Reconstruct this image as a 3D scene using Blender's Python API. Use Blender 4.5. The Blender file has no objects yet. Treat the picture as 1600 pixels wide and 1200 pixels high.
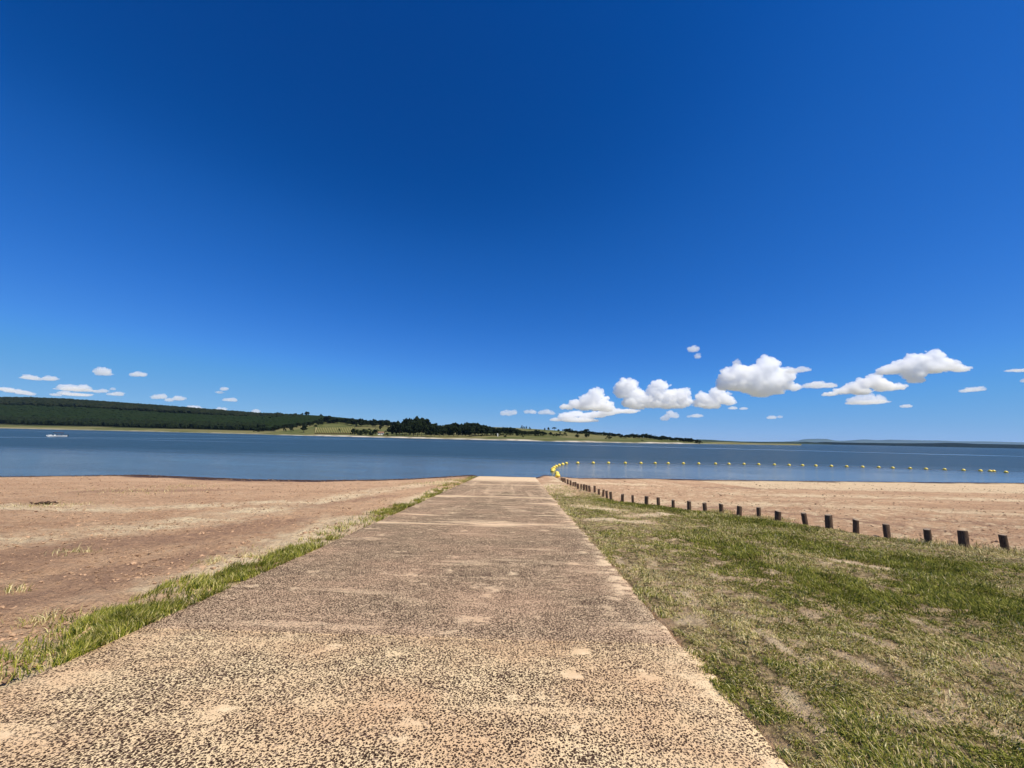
import bpy, bmesh, math, random
import numpy as np
from mathutils import Vector, Matrix, Euler

S = bpy.context.scene
R = math.radians
rng = np.random.default_rng(7)
random.seed(7)

# ------------------------------------------------------------------ camera
CAM = Vector((0.0, 0.0, 1.6))
F_PX, PITCH, ROLL, YAW = 600.0, R(7.92), R(1.23), R(1.15)
cam_d = bpy.data.cameras.new('camera')
cam = bpy.data.objects.new('camera', cam_d)
S.collection.objects.link(cam)
S.camera = cam
cam_d.sensor_fit = 'HORIZONTAL'; cam_d.sensor_width = 36.0
cam_d.lens = 36.0 * F_PX / 1600.0
cam_d.clip_start = 0.05; cam_d.clip_end = 120000.0
CM = Matrix.Rotation(YAW, 3, 'Z') @ Matrix.Rotation(math.pi / 2 + PITCH, 3, 'X') @ Matrix.Rotation(ROLL, 3, 'Z')
cam.matrix_world = Matrix.Translation(CAM) @ CM.to_4x4()

# ------------------------------------------------------------------ sky, sun, exposure
SUN_EL, SUN_AZ = R(57), R(122)            # azimuth clockwise from +Y
W = bpy.data.worlds.new('World'); S.world = W; W.use_nodes = True
wt = W.node_tree; wt.nodes.clear()
sky = wt.nodes.new('ShaderNodeTexSky'); sky.sky_type = 'NISHITA'; sky.sun_disc = False
sky.sun_elevation = SUN_EL; sky.sun_rotation = SUN_AZ
sky.altitude = 0; sky.air_density = 0.8; sky.dust_density = 0.0; sky.ozone_density = 4.0
# the camera's rendering of this sky: deeper and more saturated towards the zenith (one curve per channel, the same all round)
sc_in = wt.nodes.new('ShaderNodeVectorMath'); sc_in.operation = 'SCALE'; sc_in.inputs['Scale'].default_value = 0.093
sc_out = wt.nodes.new('ShaderNodeVectorMath'); sc_out.operation = 'SCALE'; sc_out.inputs['Scale'].default_value = 8.7
cv = wt.nodes.new('ShaderNodeRGBCurve')
SKY_CURVES = [[(0,0),(.062,.0010),(.081,.0085),(.113,.022),(.169,.052),(.243,.092),(.41,.175),(1,.42)],
              [(0,0),(.107,.061),(.145,.106),(.201,.158),(.292,.240),(.396,.330),(.578,.415),(1,.60)],
              [(0,0),(.224,.305),(.288,.440),(.375,.575),(.495,.715),(.596,.785),(.678,.76),(1,.90)]]
for c_, pts_ in zip(cv.mapping.curves[:3], SKY_CURVES):
    c_.points[0].location = pts_[0]; c_.points[1].location = pts_[-1]
    for p_ in pts_[1:-1]: c_.points.new(*p_)
    for p_ in c_.points: p_.handle_type = 'AUTO_CLAMPED'
cv.mapping.update()
bg = wt.nodes.new('ShaderNodeBackground'); bg.inputs[1].default_value = 0.1
wo = wt.nodes.new('ShaderNodeOutputWorld')
wt.links.new(sky.outputs[0], sc_in.inputs[0]); wt.links.new(sc_in.outputs[0], cv.inputs['Color']); wt.links.new(cv.outputs[0], sc_out.inputs[0])
wt.links.new(sc_out.outputs[0], bg.inputs[0]); wt.links.new(bg.outputs[0], wo.inputs[0])

sd = bpy.data.lights.new('sun', 'SUN'); sd.energy = 5.0; sd.angle = R(0.53); sd.color = (1.0, 0.935, 0.79)
sun = bpy.data.objects.new('sun', sd); S.collection.objects.link(sun)
sdir = Vector((math.cos(SUN_EL) * math.sin(SUN_AZ), math.cos(SUN_EL) * math.cos(SUN_AZ), math.sin(SUN_EL)))
sun.rotation_euler = sdir.to_track_quat('Z', 'Y').to_euler(); sun.location = (20, 0, 40)

S.view_settings.view_transform = 'Standard'; S.view_settings.look = 'None'
S.view_settings.exposure = 0.2; S.view_settings.gamma = 1.0; S.view_settings.use_curve_mapping = False
S.render.engine = 'CYCLES'
S.cycles.use_denoising = True
S.cycles.max_bounces = 96; S.cycles.diffuse_bounces = 3; S.cycles.glossy_bounces = 3
S.cycles.transmission_bounces = 3; S.cycles.transparent_max_bounces = 6; S.cycles.volume_bounces = 96

# ------------------------------------------------------------------ maths helpers
def ray(u, v):
    d = CM @ Vector(((u - 800.0) / F_PX, (600.0 - v) / F_PX, -1.0))
    return d.normalized()
def hz(u):                               # horizon line in photo pixels
    return 683.5 + 0.0215 * (u - 800.0)
WATER = -1.83
def on_plane(u, v, z):
    d = ray(u, v); t = (z - CAM.z) / d.z
    return CAM + d * t

def _h(ix, iy, seed):
    n = (ix.astype(np.int64) * 374761393 + iy.astype(np.int64) * 668265263 + seed * 1442695041) & 0xffffffff
    n = ((n ^ (n >> 13)) * 1274126177) & 0xffffffff
    return ((n ^ (n >> 16)) & 0xffff) / 65535.0
def vn(x, y, seed=0):
    x = np.asarray(x, float); y = np.asarray(y, float)
    ix, iy = np.floor(x), np.floor(y); fx, fy = x - ix, y - iy
    fx = fx * fx * fx * (fx * (fx * 6 - 15) + 10); fy = fy * fy * fy * (fy * (fy * 6 - 15) + 10)
    a = _h(ix, iy, seed); b = _h(ix + 1, iy, seed); c = _h(ix, iy + 1, seed); d = _h(ix + 1, iy + 1, seed)
    return (a + (b - a) * fx) * (1 - fy) + (c + (d - c) * fx) * fy
def fbm(x, y, seed=0, o=4, g=0.5):
    s = 0; a = 1; t = 0
    for i in range(o):
        s = s + a * vn(x * 2 ** i + 17.3 * i, y * 2 ** i - 9.1 * i, seed + i); t += a; a *= g
    return s / t
def ss(a, b, x):
    t = np.clip((x - a) / (b - a), 0, 1); return t * t * (3 - 2 * t)

# ------------------------------------------------------------------ near ground height
_sh = [(0,745),(150,743),(225,742),(300,745),(400,749),(500,750.5),(600,749.5),(650,747.5),(700,744.5),(740,742),
       (845,742),(900,747),(1000,747.5),(1100,749.5),(1300,752),(1450,753.5),(1600,754.5)]
_sp = [on_plane(u, v, WATER) for u, v in _sh]
SHX = np.array([-400.0] + [p.x for p in _sp] + [400.0]); SHY = np.array([_sp[0].y - 6] + [p.y for p in _sp] + [_sp[-1].y + 8])
def shore(x): return np.interp(x, SHX, SHY)
RAMP_L, RAMP_R = -3.42, 1.50
SLOPE = 0.053
def zbase(x, y):
    t = y / shore(x)
    z = np.where(t > 0, WATER * t, WATER * t * 0.25)
    w = ss(1.2, 0.0, np.maximum(RAMP_L - x, x - RAMP_R))          # follow the ramp next to it
    return z * (1 - w) + w * np.where(y > 0, -SLOPE * y, -SLOPE * y * .25)
def hit(u, v, f=None):
    """photo pixel -> point on the near ground"""
    f = f or (lambda x, y: float(zbase(np.array(x), np.array(y))))
    d = ray(u, v); lo, hi = 0.5, 400.0
    for _ in range(50):
        m = (lo + hi) / 2; p = CAM + d * m
        if p.z > f(p.x, p.y): lo = m
        else: hi = m
    return CAM + d * lo
def in_ramp(x, m=0.0): return (x > RAMP_L - m) & (x < RAMP_R + m)
def relief(x, y):
    """small relief of the sand and soil"""
    side = ss(0.0, 0.7, np.maximum(RAMP_L - x, x - RAMP_R))
    tilt = x * .35 + y
    r = (fbm(x * 1.3, tilt * 2.2, 3, 3) - .5) * .045 + (fbm(x * 4.5, y * 6.5, 11, 4) - .5) * .085 + (vn(x * 13, y * 16, 21) - .5) * .028
    foot = np.maximum(vn(x * 2.6, y * 3.4, 31) - .66, 0) * -.11
    gr = grassiness(x, y)
    far = ss(.93, .8, y / shore(x)) * .75 + .25
    return (r + foot) * side * (1 - .7 * gr) * far

# post row in the photo: (u, v_top, v_base, width px)
POSTS_PX = [(1571,837.5,859.5,12),(1507,832.5,855,12),(1451,827,848,11.5),(1386.5,820,839,9.5),(1337.5,813,833,9),
 (1295.5,806,826,10.5),(1259,803,820.5,10),(1215.5,799,813.7,8.5),(1186,795.5,808.5,7.5),(1155,792,805.5,7.5),(1127.5,790,801,7),
 (1102,787,800,7),(1077,784,798,6.5),(1052,781.5,794,6.5),(1029,779,790.5,6),(1010,777,789,6),(989,775,786.5,4.2),(972.5,773.5,785,4.2),
 (955,769.5,782,5.5),(948.5,767.5,779.5,5),(942.5,765.5,776.5,5),(936,763.5,773.5,5),(929.5,759,770,4.2),(921.5,758.8,768.5,4.2),
 (917,758,767.5,4),(912.5,757.5,766.5,4),(908.3,756.5,765,4),(903.5,754.8,763.5,4),(899.5,753.3,761.5,3.8),(895.5,752,760,3.8),
 (891.7,750.8,758.5,3.6),(887.3,749,756.5,3.5),(883.3,747.6,754.5,3.4),(880,746.5,753,3.2),(877.2,745.8,751.5,3.2)]
POSTS = []
for u, vt, vb, w in POSTS_PX:
    p = hit(u, vb); dep = (p - CAM).dot(CM @ Vector((0, 0, -1)))
    POSTS.append((p.x, p.y, (vb - vt) * dep / F_PX, w * dep / F_PX, dep))
_ps = sorted((p[1], p[0]) for p in POSTS)
PLY = np.array([p[0] for p in _ps]); PLX = np.array([p[1] for p in _ps])
def post_x(y):                           # x of the post row at depth y, carried on past the frame
    s = (PLX[0] - PLX[4]) / (PLY[0] - PLY[4])
    return np.where(y < PLY[0], PLX[0] + (y - PLY[0]) * s, np.interp(y, PLY, PLX))

def poly_mask(px, soft):
    """soft blob mask on the ground round a photo-traced polyline; returns f(x,y)"""
    pts = [hit(u, v) for u, v in px]; P = np.array([(p.x, p.y) for p in pts])
    def f(x, y):
        d = np.full(np.shape(x), 1e9)
        for a, b in zip(P[:-1], P[1:]) if len(P) > 1 else [(P[0], P[0] + 1e-3)]:
            ab = b - a; t = np.clip(((x - a[0]) * ab[0] + (y - a[1]) * ab[1]) / (ab @ ab), 0, 1)
            d = np.minimum(d, np.hypot(x - a[0] - t * ab[0], y - a[1] - t * ab[1]))
        return ss(soft, soft * .25, d * (0.45 + 1.1 * fbm(x * 3.4, y * 3.4, 77, 4, .65)))
    return f
_bare = [poly_mask(p, w) for p, w in [
    ([(985, 806), (1040, 803)], .55), ([(925, 812), (1010, 816)], .5), ([(905, 790), (960, 797)], .7),
    ([(1310, 876), (1380, 888)], .26), ([(1060, 925), (1085, 945)], .22), ([(1215, 1010), (1260, 1030)], .14), ([(1275, 1025), (1300, 1035)], .12),
    ([(1400, 1030), (1425, 1045)], .10), ([(1290, 1140), (1330, 1165)], .10), ([(1180, 965), (1195, 972)], .12),
    ([(1540, 1095), (1560, 1100)], .08), ([(1230, 1085), (1260, 1110)], .13), ([(1330, 990), (1370, 1000)], .12), ([(1420, 965), (1460, 980)], .13)]]
_lush = [poly_mask(p, w) for p, w in [
    ([(950, 783), (1100, 803), (1250, 826)], .9), ([(1120, 812), (1240, 850), (1360, 872), (1440, 880)], 1.1),
    ([(1260, 900), (1340, 930)], .8), ([(1440, 890), (1540, 950)], .9), ([(1100, 835), (1200, 880)], .9)]]
def grassiness(x, y):
    """0..1 cover of turf right of the ramp"""
    yl = ss(21.5, 14.5, y + 1.6 * (fbm(x * .8, y * .5, 41, 3) - .5) * 4)
    lim = post_x(y) - .02 + .30 * (fbm(x * 1.8, y * 1.8, 42, 3) - .5) * 2
    inside = ss(.12, -.12, x - lim) * ss(-.10, .04, x - RAMP_R - .16 * (fbm(x * 3, y * 2.6, 43, 3) - .42) * 2)
    g = inside * yl
    for k_, f in enumerate(_bare): g = g * (1 - (.95 if k_ < 4 else .62) * f(x, y))
    bald = ss(.55, .70, fbm(x * 4.2, y * 4.2, 45, 4, .6)) * ss(5.0, 1.0, np.abs(x - RAMP_R - .23 * y)) * ss(13, 8, y)
    g = g * (1 - .72 * bald)
    return g
RX0, RY0, RS = 0.5, -1.0, .035
_rx = np.arange(RX0, 15.5, RS); _ry = np.arange(RY0, 26.0, RS)
_GX, _GY = np.meshgrid(_rx, _ry)
_GR = grassiness(_GX, _GY)
_BA = np.zeros(_GX.shape)
for f in _bare: _BA = np.maximum(_BA, f(_GX, _GY))
_BA = np.maximum(_BA, .8 * ss(.55, .70, fbm(_GX * 4.2, _GY * 4.2, 45, 4, .6)) * (_GX > RAMP_R + .1))
_LU = np.zeros(_GX.shape)
for f in _lush: _LU = np.maximum(_LU, f(_GX, _GY))
def _look(T, x, y):
    x = np.asarray(x, float); y = np.asarray(y, float)
    ix = np.clip(((x - RX0) / RS).round().astype(int), 0, len(_rx) - 1); iy = np.clip(((y - RY0) / RS).round().astype(int), 0, len(_ry) - 1)
    return T[iy, ix] * (x > RX0)
def grassiness(x, y): return _look(_GR, x, y)
def lush(x, y): return _look(_LU, x, y)
_pale = [poly_mask(p, w) for p, w in [
    ([(0, 843), (120, 832), (300, 815), (420, 795), (600, 765), (700, 752)], 1.3),
    ([(0, 792), (200, 795), (420, 785)], 1.2),
    ([(340, 905), (430, 868), (520, 828), (600, 800)], .85), ([(60, 1000), (230, 940), (340, 905)], .35),
    ([(0, 1042), (60, 1010), (180, 960)], .22), ([(640, 785), (700, 765)], .9), ([(860, 755), (880, 775), (930, 800)], 1.0),
    ([(1000, 785), (1200, 788), (1400, 793), (1600, 806)], 1.1), ([(1150, 772), (1350, 776), (1600, 782)], 1.2), ([(880, 752), (1000, 757)], 1.6)]]
_vpale = [poly_mask(p, w) for p, w in [([(330, 905), (400, 880), (450, 858), (500, 832), (550, 812)], 1.0), ([(0, 1062), (100, 1015), (200, 972), (300, 935), (400, 893)], .42), ([(660, 778), (690, 765)], .8)]]
_dark = [poly_mask(p, w) for p, w in [
    ([(0, 880), (150, 850), (300, 838), (430, 815)], 1.1), ([(100, 920), (300, 870)], .7), ([(0, 940), (150, 900)], .8),
    ([(480, 790), (600, 775)], .9), ([(1080, 790), (1300, 808), (1500, 832)], .6), ([(1450, 812), (1600, 822)], .8), ([(1100, 762), (1600, 768)], 1.0),
    ([(150, 768), (330, 766)], 1.2), ([(60, 868), (110, 862)], .35)]]

# ------------------------------------------------------------------ ordinals for the labels
ORD = ['', 'first', 'second', 'third', 'fourth', 'fifth', 'sixth', 'seventh', 'eighth', 'ninth', 'tenth', 'eleventh', 'twelfth', 'thirteenth', 'fourteenth', 'fifteenth', 'sixteenth', 'seventeenth', 'eighteenth', 'nineteenth', 'twentieth']
ORD += ['twenty-' + o for o in ORD[1:10]] + ['thirtieth'] + ['thirty-' + o for o in ORD[1:10]]

# ------------------------------------------------------------------ object helpers
COL = S.collection
def link(name, me, parent=None, **props):
    o = bpy.data.objects.new(name, me); COL.objects.link(o)
    if parent is not None: o.parent = parent
    for k, v in props.items(): o[k] = v
    return o
def mesh_np(name, verts, faces, mats=(), smooth=False, mi=None, col=None):
    """faces: (n,3|4) int array or list of such arrays"""
    me = bpy.data.meshes.new(name)
    if not isinstance(faces, list): faces = [faces]
    faces = [np.asarray(f, np.int32) for f in faces if len(f)]
    verts = np.asarray(verts, np.float32)
    me.vertices.add(len(verts)); me.vertices.foreach_set('co', verts.ravel())
    loops = np.concatenate([f.ravel() for f in faces]); tot = np.concatenate([np.full(len(f), f.shape[1]) for f in faces])
    me.loops.add(len(loops)); me.loops.foreach_set('vertex_index', loops)
    me.polygons.add(len(tot)); st = np.concatenate([[0], np.cumsum(tot)[:-1]])
    me.polygons.foreach_set('loop_start', st.astype(np.int32)); me.polygons.foreach_set('loop_total', tot.astype(np.int32))
    me.polygons.foreach_set('use_smooth', np.full(len(tot), bool(smooth)))
    for m in mats: me.materials.append(m)
    if mi is not None: me.polygons.foreach_set('material_index', np.asarray(mi, np.int32))
    me.update(calc_edges=True)
    if col is not None:
        for k, c in col.items():
            c = np.asarray(c, np.float32)
            if c.shape[1] == 3: c = np.concatenate([c, np.ones((len(c), 1), np.float32)], 1)
            a = me.color_attributes.new(k, 'FLOAT_COLOR', 'POINT'); a.data.foreach_set('color', c.ravel())
    return me
def box(bm, x0, x1, y0, y1, z0, z1):
    vs = [bm.verts.new((x, y, z)) for z in (z0, z1) for y in (y0, y1) for x in (x0, x1)]
    for f in ((0, 2, 3, 1), (4, 5, 7, 6), (0, 1, 5, 4), (2, 6, 7, 3), (0, 4, 6, 2), (1, 3, 7, 5)): bm.faces.new([vs[i] for i in f])
def bm_obj(name, bm, mat, parent=None, smooth=False, **pr):
    me = bpy.data.meshes.new(name); bm.normal_update(); bm.to_mesh(me); bm.free(); me.materials.append(mat)
    if smooth: me.polygons.foreach_set('use_smooth', [True] * len(me.polygons))
    return link(name, me, parent, **pr)
def grid_faces(nx, ny):
    i = np.arange(nx * ny).reshape(ny, nx)
    return np.stack([i[:-1, :-1].ravel(), i[:-1, 1:].ravel(), i[1:, 1:].ravel(), i[1:, :-1].ravel()], 1)

# ------------------------------------------------------------------ material helpers
class N:
    def __init__(s, name):
        s.m = bpy.data.materials.new(name); s.m.use_nodes = True; s.t = s.m.node_tree
        s.b = s.t.nodes['Principled BSDF']; s.o = s.t.nodes['Material Output']
        s.b.inputs['Specular IOR Level'].default_value = .2
    def n(s, typ, **kw):
        x = s.t.nodes.new('ShaderNode' + typ)
        for k, v in kw.items(): setattr(x, k, v)
        return x
    def l(s, a, b): s.t.links.new(a, b)
    def val(s, v, sock):
        if isinstance(v, (int, float)): sock.default_value = v
        elif isinstance(v, tuple): sock.default_value = v if len(v) == len(sock.default_value) else v + (1,)
        else: s.l(v, sock)
    def math(s, op, a, b=0.0, c=None, clamp=False):
        x = s.n('Math', operation=op, use_clamp=clamp); s.val(a, x.inputs[0]); s.val(b, x.inputs[1])
        if c is not None: s.val(c, x.inputs[2])
        return x.outputs[0]
    def mix(s, f, a, b, mode='MIX'):
        x = s.n('Mix', data_type='RGBA', blend_type=mode); s.val(f, x.inputs[0]); s.val(a, x.inputs[6]); s.val(b, x.inputs[7])
        return x.outputs[2]
    def pos(s, scale=(1, 1, 1), obj=False):
        g = s.n('TexCoord').outputs['Object'] if obj else s.n('NewGeometry').outputs['Position']
        m = s.n('Mapping'); m.inputs['Scale'].default_value = scale; s.l(g, m.inputs[0]); return m.outputs[0]
    def noise(s, scale, detail=4, rough=.55, vec=None, dist=0.0):
        x = s.n('TexNoise'); x.inputs['Scale'].default_value = scale; x.inputs['Detail'].default_value = detail
        x.inputs['Roughness'].default_value = rough; x.inputs['Distortion'].default_value = dist
        s.l(vec if vec is not None else s.pos(), x.inputs['Vector']); return x.outputs[0]
    def step(s, a, b, v):
        x = s.n('MapRange', interpolation_type='SMOOTHSTEP'); s.val(v, x.inputs[0]); x.inputs[1].default_value = a; x.inputs[2].default_value = b
        x.inputs[3].default_value = 0; x.inputs[4].default_value = 1; return x.outputs[0]
    def attr(s, name):
        x = s.n('Attribute'); x.attribute_name = name; return x
    def bump(s, h, dist, strength=1.0, nrm=None):
        x = s.n('Bump'); x.inputs['Strength'].default_value = strength; x.inputs['Distance'].default_value = dist
        s.l(h, x.inputs['Height'])
        if nrm is not None: s.l(nrm, x.inputs['Normal'])
        s.l(x.outputs[0], s.b.inputs['Normal']); return x.outputs[0]
    def col(s, c): s.val(c, s.b.inputs['Base Color'])
    def rough(s, r): s.val(r, s.b.inputs['Roughness'])

def flat(name, c, rough=.7, spec=.3, metal=0.0, var=0.0, scale=8):
    a = N(name)
    if var:
        f = a.noise(scale, 4, .6, a.pos(obj=True))
        a.col(a.mix(a.step(.3, .7, f), tuple(x * (1 - var) for x in c), tuple(min(1, x * (1 + var)) for x in c)))
    else: a.col(c)
    a.rough(rough); a.b.inputs['Specular IOR Level'].default_value = spec; a.b.inputs['Metallic'].default_value = metal
    return a.m

# ------------------------------------------------------------------ near ground
def mat_ground():
    a = N('sandy_ground')
    at = a.attr('mask'); sep = a.n('SeparateColor'); a.l(at.outputs['Color'], sep.inputs[0])
    pale, dark, grass = sep.outputs
    wet = at.outputs['Alpha']
    nb = a.noise(.35, 5, .6, a.pos((1, 1.9, 1)))
    nm = a.noise(2.4, 5, .62, a.pos((1, 1.5, 1)))
    nf = a.noise(22, 4, .7)
    c = a.mix(a.step(.30, .70, nb), (.56, .335, .20), (.74, .47, .28))
    c = a.mix(a.math('MULTIPLY', a.step(.40, .72, nm), .6), c, (.76, .53, .33))
    c = a.mix(a.math('MULTIPLY', dark, a.math('ADD', .25, a.math('MULTIPLY', a.step(.25, .6, nm), .65))), c, (.44, .265, .17))
    c = a.mix(a.math('MULTIPLY', pale, a.math('ADD', .45, a.math('MULTIPLY', a.step(.3, .6, nm), .55))), c, (.95, .75, .47))
    # scattered crumbs, and dark flecks painted in as small shadows on the sand
    v = a.n('TexVoronoi'); v.inputs['Scale'].default_value = 9; a.l(a.pos(), v.inputs['Vector'])
    crumb = a.math('MULTIPLY', a.step(.24, .10, v.outputs['Distance']), a.step(.58, .72, a.noise(3.1, 3)))
    c = a.mix(a.math('MULTIPLY', crumb, .55), c, (.13, .075, .045))
    c = a.mix(a.math('MULTIPLY', a.step(.47, .74, nf), .50), c, (.20, .12, .07))
    c = a.mix(a.math('MULTIPLY', a.step(.50, .75, a.noise(7.5, 4, .65, a.pos((1, 1.3, 1)))), .30), c, (.24, .14, .085))
    c = a.mix(a.math('MULTIPLY', a.step(.55, .75, a.noise(16, 4, .65)), .45), c, (.72, .50, .31))
    v2 = a.n('TexVoronoi'); v2.inputs['Scale'].default_value = 3.6; a.l(a.pos((1, 1.8, 1)), v2.inputs['Vector'])
    flk = a.math('MULTIPLY', a.step(.585, .66, a.noise(8.5, 5, .72, a.pos((1, 1.6, 1)))), a.math('ADD', .35, a.math('MULTIPLY', a.step(.35, .65, nb), .5)))
    c = a.mix(a.math('MULTIPLY', flk, .8), c, (.27, .15, .09))
    cr2 = a.math('MULTIPLY', a.step(.26, .12, v2.outputs['Distance']), a.step(.50, .62, a.noise(1.7, 4, .65)))
    c = a.mix(a.math('MULTIPLY', cr2, .5), c, (.15, .085, .05))
    # soil and dead thatch under the turf
    th = a.mix(a.step(.35, .65, a.noise(14, 5, .7)), (.10, .075, .035), (.58, .42, .22))
    c = a.mix(grass, c, th)
    c = a.mix(wet, c, (.070, .034, .020))
    a.col(c); a.rough(a.math('SUBTRACT', .92, a.math('MULTIPLY', wet, .45)))
    a.b.inputs['Specular IOR Level'].default_value = .04
    h1 = a.noise(11, 6, .68, a.pos((1, 1.25, 1)))
    h2 = a.noise(60, 3, .7)
    h = a.math('ADD', a.math('MULTIPLY', h1, 1.0), a.math('MULTIPLY', h2, .22))
    h = a.math('ADD', h, a.math('MULTIPLY', crumb, .15))
    a.bump(h, .15, 1.0)
    return a.m
M_GROUND = mat_ground()

def axis(lo, hi, fine, k, c=0.0):
    out = [c]; x = c
    while x < hi: x += max(fine, k * abs(x - c)); out.append(x)
    x = c
    while x > lo: x -= max(fine, k * abs(x - c)); out.append(x)
    return np.array(sorted(out))
xs = axis(-420, 420, .055, .011, 0.0)
ys = np.concatenate([np.arange(-60, -3, 1.5), axis(-3, 52, .05, .0085, 2.0), np.array([60, 80, 120])])
X, Y = np.meshgrid(xs, ys)
Z = zbase(X, Y) + relief(X, Y)
Z = np.where(Y > shore(X) * 1.02, Z - .05, Z)
# the soil falls away a touch beside the left edge of the ramp and lies under the slabs
Z = np.where(in_ramp(X, -.06) & (Y < 34.6), np.where(Y > 0, -SLOPE * Y, -SLOPE * Y * .25) - .25, Z)
Z = Z - .030 * ss(.5, .0, RAMP_L - X) * (X <= RAMP_L + .06) * ss(36, 33, Y) - .012 * ss(.25, .0, X - RAMP_R) * (X >= RAMP_R - .06) * ss(36, 33, Y)
mp = np.zeros(X.shape); md = np.zeros(X.shape)
cx0, cx1 = np.searchsorted(xs, [-45, 50]); cy0, cy1 = np.searchsorted(ys, [0, 40])
sl_ = (slice(cy0, cy1), slice(cx0, cx1))
for f in _pale: mp[sl_] = np.maximum(mp[sl_], f(X[sl_], Y[sl_]))
for f in _dark: md[sl_] = np.maximum(md[sl_], f(X[sl_], Y[sl_]))
mp = np.maximum(mp * (.35 + .65 * ss(.35, .55, fbm(X * .9 + Y * .2, Y * 2.0, 95, 4))), _look(_BA, X, Y))
for f in _vpale: mp[sl_] = np.maximum(mp[sl_], .95 * f(X[sl_], Y[sl_]))
md = md * (1 - mp * .8)
gr = grassiness(X, Y)
hw = Z - WATER
wet = ss(.19, .11, hw + np.where(X < 0, 0, .09) + .16 * (fbm(X * .5, Y * 1.2, 91, 4) - .5)) * ss(-3, 3, Y - 15)
col = np.stack([mp.ravel(), md.ravel(), gr.ravel(), wet.ravel()], 1)
g = link('ground', mesh_np('ground', np.stack([X.ravel(), Y.ravel(), Z.ravel()], 1), grid_faces(len(xs), len(ys)), [M_GROUND], True, col={'mask': col}), kind='structure')

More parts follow.
